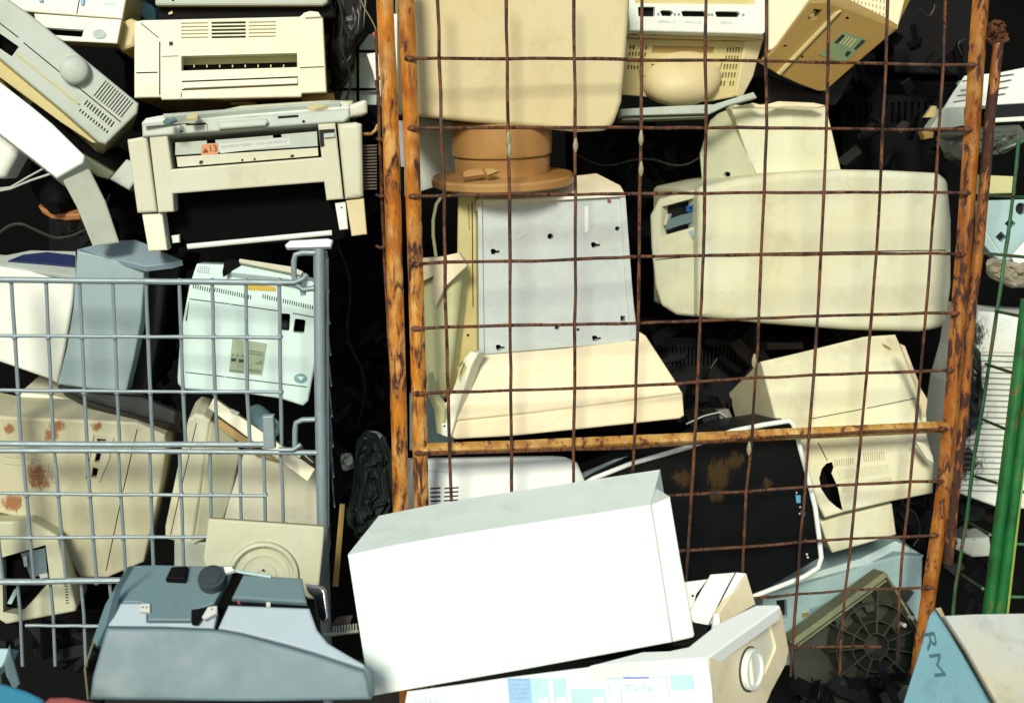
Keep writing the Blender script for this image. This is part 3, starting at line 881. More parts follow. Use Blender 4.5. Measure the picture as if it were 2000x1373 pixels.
# ---- dirty beige case with rust
t = Thing('stained_case', 'rust stained beige case split by a seam, lower left in the wire trolley', 'computer', 180, 1125, 1.93)
p = Plane(150, 950, 1.93, 6, -6)
def loc(pl, x, y): return tuple(pl.at(x, y) - t.o)
stain_shade_spots = [(loc(p, 20, 838), .016), (loc(p, 112, 830), .020), (loc(p, 190, 832), .018), (loc(p, 72, 930), .040), (loc(p, 25, 985), .030), (loc(p, 100, 850), .02)]
rusty = plastic('rust_stained_plastic', (0.60, 0.56, 0.42), dirt=.4, stain_shade_spots=stain_shade_spots, stain_shade_col=(.30, .14, .06))
slots = [[(189, 856), (207, 858), (205, 865), (190, 863)], [(188, 884), (198, 886), (193, 904), (184, 902)], [(181, 912), (192, 915), (188, 934), (178, 932)]]
t.prism('front', p, [(-60, 800), (7, 814), (268, 825), (322, 850), (324, 880), (314, 950), (300, 1015), (281, 1098), (211, 1128), (157, 1128), (136, 1095), (108, 1045), (52, 1015), (-10, 1000), (-60, 985)],
        rusty, th=.10, bev=.004, segs=3, holes=H(slots, .01) + G(((268, 838), (240, 960)), w=2) + G(((239, 964), (207, 1115)), w=2)
        + G(((184, 850), (168, 936)), w=1.6) + G(((14, 880), (70, 884)), ((12, 893), (80, 898)), ((8, 906), (90, 912)), ((60, 925), (110, 930)), ((64, 938), (112, 943)), w=1.4, d=.0015, m=beige2))
t.prism('slot_panel', p, [(187, 849), (222, 855), (212, 900), (194, 942), (189, 940), (201, 905), (208, 868), (207, 854)], beige, th=.002, off=.002, bev=.0005)
t.prism('top_cover', Plane(150, 800, 2.0, 6, -3), [(38, 768), (100, 772), (275, 808), (272, 840), (22, 820)], cream, th=.12, bev=.003)
t.prism('inner_bracket', Plane(280, 800, 2.02, 6), [(245, 790), (300, 795), (318, 808), (300, 830), (268, 822)], brownp, th=.05, bev=.002)
t.prism('side_shell', Plane(330, 850, 2.0, 20), [(300, 830), (340, 800), (352, 812), (330, 870), (322, 880)], darkp, th=.1, bev=.003)

t = Thing('drive_case', 'small tilted beige case with a dark opening, bottom left of the wire trolley', 'computer', 70, 1215, 1.90)
p = Plane(70, 1120, 1.90, 12, 6)
t.prism('housing', p, [(-60, 1020), (60, 1016), (112, 1045), (150, 1185), (148, 1194), (12, 1219), (-20, 1200), (-60, 1180)], beige2, th=.12, bev=.004, segs=3, r=.004,
        holes=H(grid([(120, 1060), (128, 1062), (136, 1180), (128, 1180)], 1, 22, .8, .45), .004) + [([(4, 1088), (89, 1064), (98, 1135), (40, 1200), (6, 1195)], .03, deepblack)])
t.prism('circuit_board', p, [(40, 1080), (88, 1070), (92, 1120), (60, 1128)], slate, th=.004, off=-.008, bev=0)
t.prism('connector', p, [(44, 1088), (52, 1086), (54, 1106), (47, 1107)], paper, th=.01, off=-.002, bev=.001)
t.prism('connector', p, [(76, 1122), (92, 1120), (94, 1128), (78, 1130)], paper, th=.01, off=-.002, bev=.001)
t.prism('ribbon', p, [(28, 1150), (36, 1152), (22, 1180), (14, 1178)], bluew, th=.003, off=-.002, bev=0)

t = Thing('tower_case', 'narrow rounded ivory tower case standing behind the grey wire mesh', 'computer', 380, 1065, 1.93)
p = Plane(390, 940, 1.93, 6, -8)
t.prism('front', p, [(367, 820), (380, 808), (398, 812), (412, 822), (404, 880), (390, 970), (376, 1064), (322, 1054), (322, 1030), (345, 920)], ivory, th=.08, bev=.006, segs=4, r=.004, smooth=True,
        holes=G(((384, 826), (352, 960)), w=1.8) + G(((351, 964), (333, 1045)), w=1.8))
t.prism('side', Plane(430, 930, 1.935, 18, -8), [(410, 822), (456, 850), (470, 884), (452, 970), (438, 1012), (420, 1045), (378, 1064), (392, 970)], beige2, th=.10, bev=.004, segs=3)
t = Thing('flat_case', 'wide dull grey beige case panel leaning behind the right half of the grey wire trolley', 'computer', 540, 1080, 1.96)
p = Plane(540, 980, 1.96, 6, 6)
t.prism('panel', p, [(473, 878), (540, 892), (632, 925), (636, 1030), (640, 1100), (430, 1090), (438, 1012)], beige, th=.12, bev=.004, segs=3, r=.003)
t.prism('vent_strip', Plane(520, 885, 1.93, 6), [(486, 872), (540, 884), (548, 902), (490, 886)], brownp, th=.01, bev=.001, holes=H(grid([(490, 875), (538, 885), (543, 897), (494, 884)], 10, 3, .5, .5), .003))
t.prism('rear_wing', Plane(430, 1080, 1.97, 6), [(340, 1050), (400, 1060), (445, 1010), (470, 1060), (460, 1120), (340, 1110)], greyw, th=.05, bev=.003)

t = Thing('keyboard_tray', 'narrow cream bar lying slantwise behind the lower part of the grey wire mesh', 'bar', 510, 940, 1.86)
p = Plane(510, 860, 1.86, 8, 10)
bar = t.prism('bar', p, [(406, 797), (417, 777), (616, 916), (601, 941)], cream, side=brownp, th=.03, bev=.002)
t.prism('clip', p, [(452, 798), (468, 806), (464, 812), (449, 804)], greyw, th=.008, off=.004, bev=.001)
t.prism('clip', p, [(574, 882), (588, 890), (585, 896), (571, 888)], greyw, th=.008, off=.004, bev=.001)
t.prism('lower_flange', p, [(420, 812), (500, 868), (480, 872), (425, 835)], brownp, th=.01, off=-.02, bev=.001)
t.prism('slide_rail', p, [(560, 862), (580, 862), (625, 905), (618, 914)], darkp, th=.02, off=-.012, bev=.001, holes=H([seg_quad((585, 880), (612, 904), 3)], .004, greyw))
t = Thing('plastic_pipe', 'short blue grey plastic pipe end beside the slanted cream bar', 'pipe', 515, 850, 1.90, solo=True)
ax = (W(535, 845, 1.86) - W(500, 808, 1.93))
t.lathe('x', W(500, 808, 1.93), ax, [(.008, 0), (.0165, .001), (.0175, .02), (.0175, .07), (.012, .072), (.011, .05)], slate, seg=24)

# ---- plate with a round disc
t = Thing('turntable_base', 'square beige base plate with a round dished disc in front of the grey wire trolley', 'base plate', 510, 1160, 1.70)
p = Plane(510, 1080, 1.70, 8, 10)
t.prism('plate', p, [(407, 1012), (634, 1028), (632, 1060), (621, 1170), (420, 1165), (397, 1092)], beige2, th=.014, bev=.003, segs=3, r=.004, side=brownp)
t.lathe('disc', p.at(514, 1126), p.n, [(.0505, -.002), (.0505, .004), (.049, .007), (.045, .008), (.0425, .006), (.040, .001), (.0385, .001), (.037, .003), (.030, .0035), (.029, .002), (.020, .0015), (.019, .003), (.010, .003), (.009, .001), (.001, .001)], beige2, seg=56)
t.lathe('screw', p.at(514, 1113, .003), p.n, [(.0018, 0), (.0018, .002), (.0008, .0025)], ink, seg=10)

# ---- the bottom grey printer
t = Thing('grey_printer', 'big blue grey printer with a black knob and open top in the bottom left foreground', 'printer', 430, 1365, 1.46)
A = Plane(425, 1228, 1.47, 4, 22)
B = Plane(0, 0, 0, 4, 36, w=A.at(425, 1228))
C = Plane(0, 0, 0, 4, 52, w=B.at(240, 1180))
t.prism('lower_cover', A, [(207, 1225), (320, 1226), (425, 1230), (470, 1238), (510, 1249), (560, 1262), (612, 1277), (660, 1293), (713, 1311), (720, 1330), (724, 1366), (500, 1370), (174, 1366), (180, 1320)], slate, th=.10, bev=.004, segs=3)
t.prism('upper_band', B, [(224, 1177), (270, 1177), (286, 1180), (287, 1214), (374, 1214), (403, 1200), (424, 1197), (418, 1227), (320, 1223), (208, 1222)], slate2, th=.02, bev=.002)
t.prism('right_shell', B, [(446, 1181), (604, 1187), (619, 1229), (640, 1255), (675, 1276), (712, 1297), (712, 1306), (660, 1289), (612, 1273), (560, 1258), (510, 1245), (470, 1235), (425, 1227)], slate2, th=.03, bev=.003, segs=3)
t.prism('rear_lid', C, [(475, 1121), (590, 1128), (599, 1176), (452, 1167)], slate, th=.02, off=.004, bev=.003, segs=3)
top = t.prism('top_cover', C, [(252, 1104), (300, 1102), (380, 1104), (456, 1104), (448, 1130), (436, 1146), (418, 1178), (400, 1184), (376, 1192), (374, 1211), (288, 1211), (288, 1181), (270, 1176), (224, 1176)],
              slate, th=.03, bev=.002)
t.prism('black_tab', C, [(334, 1106), (366, 1104), (361, 1131), (323, 1129)], blackp, th=.012, off=.010, bev=.002)
t.lathe('knob', C.at(416, 1136, .0), C.n, [(.0175, 0), (.0175, .010), (.0165, .013), (.012, .0135), (.0115, .015), (.002, .0155)], plastic('dark_slate_knob', (.045, .055, .07), dirt=.2, rough=.35), seg=36)
t.prism('latch', C, [(436, 1106), (452, 1105), (458, 1113), (440, 1118)], whitep, th=.006, off=.012, bev=.001)
t.tube('lever_rod', path(C, [(450, 1112), (478, 1118), (530, 1126)], .006), .0022, bluew, sides=8)
t.prism('hinge', C, [(273, 1178), (293, 1178), (293, 1194), (273, 1193)], paper, th=.006, off=.004, bev=.001, holes=H([circ(279, 1185, 2, 6), circ(286, 1185, 2, 6)], .002))
t.prism('hinge', C, [(406, 1184), (424, 1182), (424, 1196), (400, 1208), (394, 1204)], paper, th=.006, off=.004, bev=.001, holes=H([circ(414, 1189, 2, 6)], .002))
t.prism('hinge_recess', C, [(374, 1190), (404, 1186), (390, 1210), (384, 1217), (374, 1216)], blackp, th=.006, off=.003, bev=0)
t.prism('inner_frame', Plane(0, 0, 0, 4, 44, w=B.at(440, 1200)), [(235, 1120), (470, 1115), (600, 1165), (618, 1190), (625, 1240), (430, 1235), (415, 1240), (240, 1220)], deepblack, th=.06, off=-.012, bev=0)
t.prism('gap_strip', C, [(452, 1169), (600, 1178), (606, 1185), (448, 1180)], blackp, th=.01, off=-.004, bev=0)
t.prism('spring', C, [(464, 1171), (469, 1171), (469, 1178), (464, 1178)], redp, th=.004, off=-.001, bev=0)
t.prism('spring', C, [(520, 1174), (528, 1175), (528, 1184), (520, 1183)], paper, th=.004, off=-.001, bev=0)
t.prism('side_cover', Plane(0, 0, 0, -35, 15, w=A.at(205, 1240)), [(250, 1106), (224, 1150), (206, 1222), (188, 1262), (180, 1250), (205, 1180)], slate, th=.01, bev=.001)
t.tube('side_seam', path(Plane(190, 1280, 1.50, -20), [(184, 1250), (172, 1285), (166, 1305), (172, 1365)]), .0014, olive, sides=6)

t = Thing('chrome_handle', 'small bright chrome handle bent down right of the grey printer', 'handle', 625, 1212, 1.60, solo=True)
t.prism('x', Plane(615, 1170, 1.60, -15, 20), [(594, 1139), (626, 1144), (634, 1154), (640, 1206), (632, 1216), (620, 1208), (612, 1168), (600, 1156)], chrome, th=.008, bev=.0025, segs=3, smooth=True)
t = Thing('wood_slat', 'thin yellowish wooden slat standing in the dark gap left of the orange posts', 'slat', 655, 1146, 1.95, solo=True)
t.prism('x', Plane(660, 1060, 1.95, 10), [(664, 985), (674, 986), (661, 1146), (650, 1145)], wood, th=.006, bev=.001)
t = Thing('comb_strip', 'pale toothed plastic strip lying low between the grey printer and the white tower', 'strip', 660, 1240, 1.66)
p = Plane(660, 1230, 1.66, 0, 40)
t.prism('strip', p, [(630, 1236), (700, 1228), (700, 1234), (632, 1243)], beige2, th=.004, bev=.001)
for i in range(9):
    x = 650 + i * 5.5
    t.prism('tooth', p, [(x, 1222 - i * .6), (x + 3, 1222 - i * .6), (x + 3, 1233 - i * .6), (x, 1234 - i * .6)], greyw, th=.003, off=.002, bev=0)
t = Thing('metal_scrap', 'small rusty brown scrap above the toothed strip', 'scrap', 660, 1225, 1.68, solo=True)
t.prism('x', Plane(665, 1212, 1.70, 10, 30), [(645, 1222), (660, 1204), (690, 1200), (684, 1218)], plastic('brown_scrap', (.10, .05, .03), dirt=.5), th=.006, bev=.001)
t = Thing('pale_box', 'pale blue white box corner at the bottom left picture edge', 'box', 10, 1350, 1.45)
t.prism('face', Plane(0, 1285, 1.45, -10, 30), [(-40, 1264), (20, 1266), (4, 1300), (-40, 1330)], bluew, th=.02)
t.prism('side', Plane(20, 1310, 1.45, 25, -5), [(20, 1267), (40, 1335), (28, 1350), (12, 1320), (8, 1296)], slate, th=.012)
t = Thing('blue_bin', 'blurred blue plastic lid in the bottom left corner', 'lid', 30, 1373, 1.28, solo=True)
t.prism('x', Plane(20, 1370, 1.28, 0, 50), [(-40, 1330), (10, 1334), (50, 1347), (82, 1362), (100, 1400), (-40, 1400)], bluep, th=.03, bev=.004, segs=3)
t = Thing('red_bin', 'dull red plastic lid cropped by the bottom edge beside the blue lid', 'lid', 120, 1373, 1.25, solo=True)
t.prism('x', Plane(120, 1370, 1.25, 0, 50), [(60, 1392), (96, 1360), (130, 1359), (182, 1369), (210, 1400)], redp, th=.03, bev=.004, segs=3)
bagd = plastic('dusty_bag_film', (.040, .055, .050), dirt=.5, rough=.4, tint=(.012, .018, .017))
crumple('dusty_bag', 'crumpled dusty black bag in the gap left of the orange posts', 'bag', Plane(715, 950, 2.02, 10), [(700, 850), (745, 845), (766, 900), (764, 985), (735, 1020), (700, 1060), (675, 1010), (690, 940)], bagd, amp=.022, fr=38, seed=3, res=70)
crumple('bubble_wrap', 'small grey crumple of packing film beside the trolley corner post', 'bag', Plane(690, 900, 2.0, 10), [(662, 885), (690, 880), (694, 915), (668, 922)], plastic('grey_film', (.16, .18, .18), dirt=.4, rough=.35), amp=.012, fr=28, off=.015, seed=5)

# ================================================================ inside the orange cage
# ---- big tan monitor at the top, on its swivel stand
t = Thing('tan_monitor', 'big tan monitor shell on a brown swivel stand at the top of the orange cage', 'monitor', 985, 372, 1.96)
p = Plane(1000, 120, 1.90, 9, -2)
t.prism('housing', p, [(780, -90), (1234, -90), (1232, 0), (1225, 100), (1216, 200), (1196, 256), (1130, 259), (1060, 252), (1000, 247), (900, 238), (780, 225)],
        tan, th=.30, bev=.010, segs=5, r=[0, 0, 0, 0, 0, .030, 0, 0, 0, 0, 0], smooth=True, rings=[(.5, .99), (1, .93)])
c0 = W(981, 318, 2.02)
ax = Vector((-.03, -.10, 1)).normalized()
t.lathe('swivel_disc', c0 - ax * .030, ax, [(.118, -.006), (.121, -.003), (.121, .006), (.118, .010), (.080, .014), (.02, .014)], brownbase, seg=64)
t.lathe('swivel_column', c0 - ax * .02, ax, [(.078, 0), (.080, .002), (.081, .030), (.078, .032), (.078, .034), (.084, .036), (.085, .064), (.083, .09), (.04, .11)], brownbase, seg=64)
t.prism('catch', Plane(945, 335, 1.93, 6, 40), [(904, 336), (915, 330), (940, 328), (948, 340), (905, 346)], brownbase, th=.010, bev=.002)
t.prism('catch', Plane(958, 335, 1.92, 6, 30), [(946, 330), (962, 329), (975, 334), (952, 343)], brownp, th=.006, bev=.001)

t = Thing('white_board', 'plain white board behind the brown swivel stand beside the orange post', 'board', 845, 375, 2.16, solo=True)
t.prism('x', Plane(845, 310, 2.16, 6), [(790, 225), (890, 240), (905, 350), (845, 367), (790, 385)], whitep, th=.02)
t = Thing('bent_cord', 'pale green cord looping down left of the grey metal chassis', 'cord', 850, 505, 2.05, solo=True)
t.tube('x', path(Plane(850, 440, 2.0, 6), [(880, 362), (866, 378), (852, 400), (846, 430), (846, 460), (850, 490), (853, 512)]), .0028, paleyel, sides=8)

# ---- monitor standing on its face, metal chassis uncovered
t = Thing('opened_monitor', 'opened monitor standing on its cream front with the grey metal chassis bare', 'monitor', 1090, 858, 2.0)
p = Plane(1090, 520, 2.02, 7, 1)
key = lambda x, y: [(x - 6, y - 3), (x - 3, y - 6), (x + 3, y - 5), (x + 5, y - 2), (x + 12, y - 2.5), (x + 12, y + 2), (x + 5, y + 3), (x + 2, y + 6), (x - 4, y + 5)]
t.prism('metal_chassis', p, [(934, 392), (1222, 382), (1226, 450), (1234, 560), (1244, 640), (1245, 668), (1100, 680), (936, 694)], sheet, th=.20, bev=.002,
        holes=H([key(964, 492), key(1160, 479), key(974, 679), key(1162, 661), circ(1075, 462, 6, 8), circ(1206, 447, 5, 7), circ(1129, 644, 3.5, 6), circ(1088, 640, 5, 6),
                 [(1212, 617), (1221, 617), (1221, 628), (1212, 628)]], .02)
        + H([circ(975, 406, 4, 6), circ(1085, 400, 3.5, 6)], .004, sheet))
t.prism('edge_flange', p, [(933, 394), (942, 394), (946, 690), (936, 692)], sheet, th=.008, off=.005, bev=.001)
t.prism('edge_flange', p, [(1211, 384), (1222, 384), (1235, 560), (1244, 664), (1233, 664), (1222, 560)], sheet, th=.008, off=.004, bev=.001)
t.prism('screw', p, circ(1190, 393, 4, 8), plastic('rusty_screw', (.25, .07, .03), dirt=.4), th=.002, off=.002, bev=0)
t.prism('paint_mark', p, [(1142, 404), (1149, 402), (1149, 452), (1142, 455)], white_rag, th=.0004, off=.0008, bev=0)
t.prism('scratch', p, [(1006, 468), (1022, 452), (1036, 440), (1030, 455), (1016, 464)], paper, th=.0004, off=.0008, bev=0)
t.prism('scratch', p, [(952, 474), (966, 464), (962, 472)], paper, th=.0004, off=.0008, bev=0)
pt = Plane(0, 0, 0, 7, 64, w=p.at(1080, 386))
t.prism('top_cover', pt, [(930, 391), (938, 378), (985, 372), (1115, 344), (1165, 338), (1212, 362), (1221, 378), (1222, 384), (1080, 388)], palecream, th=.02, bev=.002)
t.prism('top_lip', p, [(944, 391), (1222, 379), (1222, 384), (1100, 391), (944, 402)], cream2, th=.006, off=.008, bev=.001)
ps = Plane(915, 540, 2.03, -8, 0)
t.prism('side_cover', ps, [(894, 372), (906, 370), (930, 384), (932, 692), (918, 706), (900, 760), (876, 800), (866, 760), (872, 600), (892, 520)], yellowed, th=.10, bev=.003,
        holes=G(((922, 395), (924, 600)), w=2) + G(((915, 400), (917, 450)), w=2, m=brownp) + H([circ(914, 655, 3, 6)], .004))
t.prism('tube_shoulder', Plane(865, 640, 2.00, -14, 0), [(806, 540), (845, 512), (890, 505), (900, 530), (893, 600), (882, 700), (870, 776), (852, 792), (832, 760), (806, 690)], paleyel, th=.10, bev=.018, segs=5, r=.010, smooth=True)
t.prism('broken_rim', Plane(840, 530, 1.97, -10, 0), [(806, 506), (860, 502), (896, 494), (912, 520), (870, 560), (850, 600), (838, 580), (846, 540), (806, 560)], palecream, th=.012, bev=.002)
t.prism('front_flare', Plane(880, 770, 1.985, -25, 6), [(906, 698), (918, 686), (934, 690), (920, 716), (896, 790), (880, 852), (868, 846), (862, 800), (884, 760)], cream, th=.03, bev=.003,
        holes=H([[(893, 716), (904, 704), (912, 718), (898, 748)]], .008, yellowed))
t.prism('shoulder_strip', Plane(858, 790, 1.975, -20, 0), [(836, 730), (848, 776), (868, 800), (864, 850), (852, 846), (846, 800), (830, 760)], paleyel, th=.02, bev=.002)
pb = Plane(1090, 680, 1.985, 7, 20, w=p.at(1090, 676, .002))
t.prism('front_bezel', pb, [(922, 694), (1100, 680), (1244, 664), (1248, 646), (1262, 655), (1316, 738), (1334, 768), (1200, 786), (1040, 806), (884, 822)],
        palecream, th=.05, off=.006, bev=.004, segs=3)
pb2 = Plane(0, 0, 0, 7, 4, w=pb.at(1090, 800, .006))
t.prism('front_rim', pb2, [(884, 823), (1040, 807), (1200, 787), (1334, 769), (1337, 812), (1328, 818), (1120, 840), (1000, 852), (890, 858), (874, 850)], palecream, th=.05, bev=.004, segs=3, side=brownp)
t.prism('corner_foot', Plane(860, 840, 1.98, 0), [(862, 828), (876, 826), (880, 856), (862, 850)], whitep, th=.02, bev=.002, holes=H([circ(868, 832, 2.5, 6)], .003))
t = Thing('sea_blue_board', 'dull blue grey board corner low behind the opened monitor beside the orange post', 'board', 850, 865, 2.12, solo=True)
t.prism('x', Plane(850, 820, 2.12, 6), [(800, 770), (838, 776), (880, 800), (890, 880), (800, 880)], slate, th=.02)

# ---- white unit with ports and vented beige monitor back under it
t = Thing('terminal_unit', 'white unit with a row of black sockets marked SERIAL and PARALLEL', 'computer', 1365, 70, 2.12)
p = Plane(1360, 40, 2.12, 8, 2)
def dsub(x0, x1, y):
    return [(x0, y - 4), (x0 + 5, y - 6.5), (x1 - 5, y - 6), (x1, y - 2), (x1 - 4, y + 5.5), (x0 + 4, y + 5)]
t.prism('housing', p, [(1222, -90), (1500, -90), (1497, 62), (1490, 68), (1230, 61)], whitep, th=.20, bev=.003, segs=3,
        holes=H([rounded([(1246, 14), (1279, 14), (1279, 33), (1247, 33)], 2, 2), dsub(1289, 1315, 27), dsub(1330, 1381, 28), dsub(1396, 1446, 29)], .012, blackp)
        + [([(1241, -40), (1482, -40), (1474, 10), (1241, 7)], .008, yellowed)])
for x in (1286, 1318, 1326, 1385, 1391, 1452):
    t.prism('screw', p, circ(x, 28 + (x - 1286) * .01, 2.6, 6), galv, th=.002, off=.0015, bev=0)
t.text('lettering', p, 'SERIAL 2', (1286, 45), (1318, 46), 5, grey_ink)
t.text('lettering', p, 'PARALLEL', (1338, 46), (1371, 47), 5, grey_ink)
t.text('lettering', p, 'SERIAL 1', (1407, 47), (1438, 48), 5, grey_ink)
t = Thing('vented_monitor', 'yellowed monitor back with slanting vent slots and a bulging brown tube cover', 'monitor', 1330, 205, 2.18)
p = Plane(1340, 110, 2.18, 8, -4)
sk = {(i, j) for i in range(6) for j in range(7) if rnd.random() < .10}
t.prism('rear_cover', p, [(1200, 74), (1460, 80), (1436, 190), (1380, 200), (1215, 186)], yellowed, th=.16, bev=.003,
        holes=H(grid([(1420, 90), (1453, 90), (1440, 172), (1404, 172)], 6, 5, .5, .62, sk), .008) + H(grid([(1229, 86), (1266, 88), (1258, 140), (1224, 138)], 6, 4, .5, .62, {(3, 0), (2, 0)}), .008)
        + [([(1275, 90), (1395, 92), (1393, 104), (1272, 104)], .0015, brownp)])
t.prism('top_ledge', p, [(1228, 62), (1492, 69), (1490, 76), (1455, 80), (1228, 74)], tan, th=.03, off=.010, bev=.002, holes=H([seg_quad((1232, 66), (1244, 67), 5), seg_quad((1273, 67), (1281, 67), 5), seg_quad((1297, 67), (1305, 67), 5), seg_quad((1455, 69), (1466, 69), 5)], .006))
t.prism('side_wing', Plane(1470, 120, 2.20, 24, -6), [(1456, 80), (1493, 74), (1482, 112), (1472, 150), (1450, 192), (1436, 188)], tan, th=.12, bev=.003)
t.prism('cover_plate', p, [(1248, 118), (1412, 120), (1400, 150), (1250, 150)], yellowed, th=.01, off=.008, bev=.002, holes=H([circ(1275, 128, 3, 6), circ(1386, 130, 3, 6)], .004))
t.lathe('tube_cover', p.at(1328, 158, -.005), Vector((.1, -.75, -.65)), [(.080, -.03), (.078, 0), (.068, .022), (.050, .040), (.03, .048), (.005, .050)], tan, squash=.55)

# ---- tan terminal with the grille, tipped over
t = Thing('tipped_terminal', 'tan terminal tipped over so its brown underside and green label face outwards', 'terminal', 1600, 180, 2.16)
p = Plane(1620, 90, 2.16, 10, -28)
t.prism('underside', p, [(1482, 124), (1512, 98), (1548, 48), (1580, 5), (1612, 4), (1660, 18), (1730, 46), (1752, 56), (1724, 82), (1662, 135), (1612, 179), (1598, 179), (1560, 165), (1521, 147)], brownp, bev=.003, segs=3,
        back=((1521, 147), (1575, 70, 2.42)), holes=H([circ(1534, 91, 4.5, 7, .6), circ(1655, 37, 4, 6), circ(1567, 112, 3.5, 6)], .005) + [([(1576, 40), (1590, 18), (1606, 20), (1598, 36), (1590, 40)], .03, blackp)])
lab = t.prism('rating_label', p, [(1648, 62), (1694, 78), (1650, 126), (1600, 108)], green_label, th=.0008, off=.0012, bev=0)
for q in ([(1645, 68), (1652, 71), (1636, 86), (1630, 84)], [(1684, 78), (1690, 81), (1672, 98), (1668, 96)], [(1655, 100), (1664, 102), (1655, 112), (1650, 108)]):
    t.prism('print_block', p, q, ink, th=.0004, off=.002, bev=0, parent=lab)
for k in range(4):
    t.prism('print_line', p, seg_quad((1654 + k * 6, 70 + k * 2.4), (1640 + k * 6, 86 + k * 2.4), 1.6), paleyel, th=.0004, off=.002, bev=0, parent=lab)
t.prism('rib', p, [(1632, 28), (1644, 22), (1524, 148), (1519, 145)], yellowed, th=.006, off=.006, bev=.001)
t.prism('connector', p, [(1584, 22), (1594, 22), (1588, 38), (1580, 37)], chrome, th=.008, off=-.012, bev=.001)
p2 = Plane(1690, 20, 2.17, 14, 20)
t.prism('grille', p2, [(1600, -90), (1780, -90), (1768, 0), (1754, 56), (1730, 47), (1660, 18), (1606, 2)], palecream, th=.05, bev=.003,
        holes=H(grid([(1640, -40), (1740, -40), (1736, 40), (1636, 6)], 14, 6, .34, .55), .006, brownp))
t.prism('side_cover', Plane(1540, 30, 2.16, -18, -6), [(1500, -90), (1612, -90), (1580, 3), (1512, 97), (1500, 100)], cream2, th=.03, bev=.003)
t = Thing('grey_block', 'dark grey block beneath the tipped tan terminal', 'block', 1570, 205, 2.28, solo=True)
t.prism('x', Plane(1580, 180, 2.28, 8, 0), [(1500, 148), (1600, 184), (1658, 140), (1668, 150), (1645, 190), (1632, 206), (1500, 203)], darkp, th=.12, bev=.003)

t = Thing('trim_slat', 'two pale narrow plastic slats lying across above the white monitor neck', 'slat', 1330, 232, 2.14)
p = Plane(1330, 215, 2.14, 8, 10)
t.prism('slat', p, [(1212, 213), (1300, 208), (1392, 204), (1398, 212), (1380, 222), (1212, 227)], greyw, th=.02, bev=.002)
t.prism('slat', p, [(1376, 212), (1398, 203), (1472, 180), (1479, 191), (1420, 207), (1384, 224)], greyw, th=.015, off=.008, bev=.002)
t.prism('under_slat', p, [(1214, 230), (1380, 226), (1384, 229), (1216, 236)], olive, th=.02, off=-.01, bev=.001)

# ---- box-like rear of a monitor
t = Thing('monitor_hood', 'tall pale monitor hood with a torn upper edge standing behind the big ivory monitor', 'monitor', 1510, 345, 2.24)
p = Plane(1530, 280, 2.24, 9, 0)
t.prism('rear_wall', p, [(1428, 212), (1438, 205), (1470, 209), (1500, 203), (1540, 208), (1560, 203), (1604, 204), (1614, 210), (1622, 242), (1646, 345), (1474, 345), (1452, 280)], ivory, th=.03, bev=.003)
t.prism('side_wall', Plane(1428, 290, 2.25, -32, 0), [(1386, 236), (1402, 222), (1430, 211), (1454, 280), (1478, 352), (1400, 366), (1372, 372), (1366, 300)], beige2, th=.02, bev=.002, holes=H([circ(1420, 341, 7, 8, .8)], .01))  # duller beige than the rear wall: this side's shade is in the colour
t.prism('torn_edge', Plane(1530, 204, 2.20, 9, 50), [(1430, 210), (1470, 201), (1490, 206), (1520, 198), (1590, 201), (1612, 206), (1600, 209), (1540, 207), (1500, 209)], palecream, th=.004, bev=.001)

# ---- big ivory monitor
t = Thing('ivory_monitor', 'big rounded ivory monitor shell filling the right middle of the orange cage', 'monitor', 1600, 650, 2.14)
p = Plane(1370, 500, 2.13, 10, 2)
t.prism('housing', p, [(1366, 366), (1440, 349), (1530, 337), (1640, 331), (1740, 333), (1838, 338), (1856, 352), (1863, 430), (1863, 560), (1852, 640), (1800, 650), (1660, 646), (1500, 634), (1366, 621)],
        ivory, th=.28, bev=.016, segs=6, smooth=True, r=[.012, 0, 0, 0, 0, .01, .02, 0, 0, .025, 0, 0, 0, .008],
        holes=G(((1384, 497), (1600, 493)), ((1603, 492.9), (1848, 489)), w=2.2))
ps = Plane(0, 0, 0, -42, 0, w=p.at(1376, 500, -.012))
sd_ = t.prism('side_wall', ps, [(1284, 388), (1380, 361), (1380, 622), (1318, 617), (1288, 598), (1276, 560), (1268, 480), (1266, 420)], ivory, th=.10, bev=.010, segs=4, smooth=True,
        r=[0, 0, 0, .01, .01, 0, 0, 0],
        holes=[([(1292, 404), (1367, 384), (1368, 440), (1290, 462)], .02, darkp), ([(1349, 464), (1366, 463), (1366, 497), (1350, 498)], .02, deepblack)] + G(((1276, 508), (1370, 500)), w=2))
t.prism('socket_plate', ps, [(1296, 432), (1330, 420), (1366, 412), (1366, 432), (1330, 440), (1300, 450)], slate, th=.01, off=-.006, bev=.001)
t.prism('blue_socket', ps, [(1340, 403), (1367, 397), (1367, 409), (1340, 415)], plastic('blue_socket', (.02, .12, .42), dirt=.1), th=.014, off=-.002, bev=.002, holes=H([seg_quad((1345, 408), (1363, 404), 4)], .006))
t.prism('port_bar', ps, [(1300, 420), (1306, 418), (1300, 440), (1295, 441)], beige, th=.01, off=-.002, bev=.001)
t.prism('latch', ps, [(1344, 452), (1366, 446), (1366, 461), (1350, 462)], slate2, th=.006, off=.002, bev=.001)

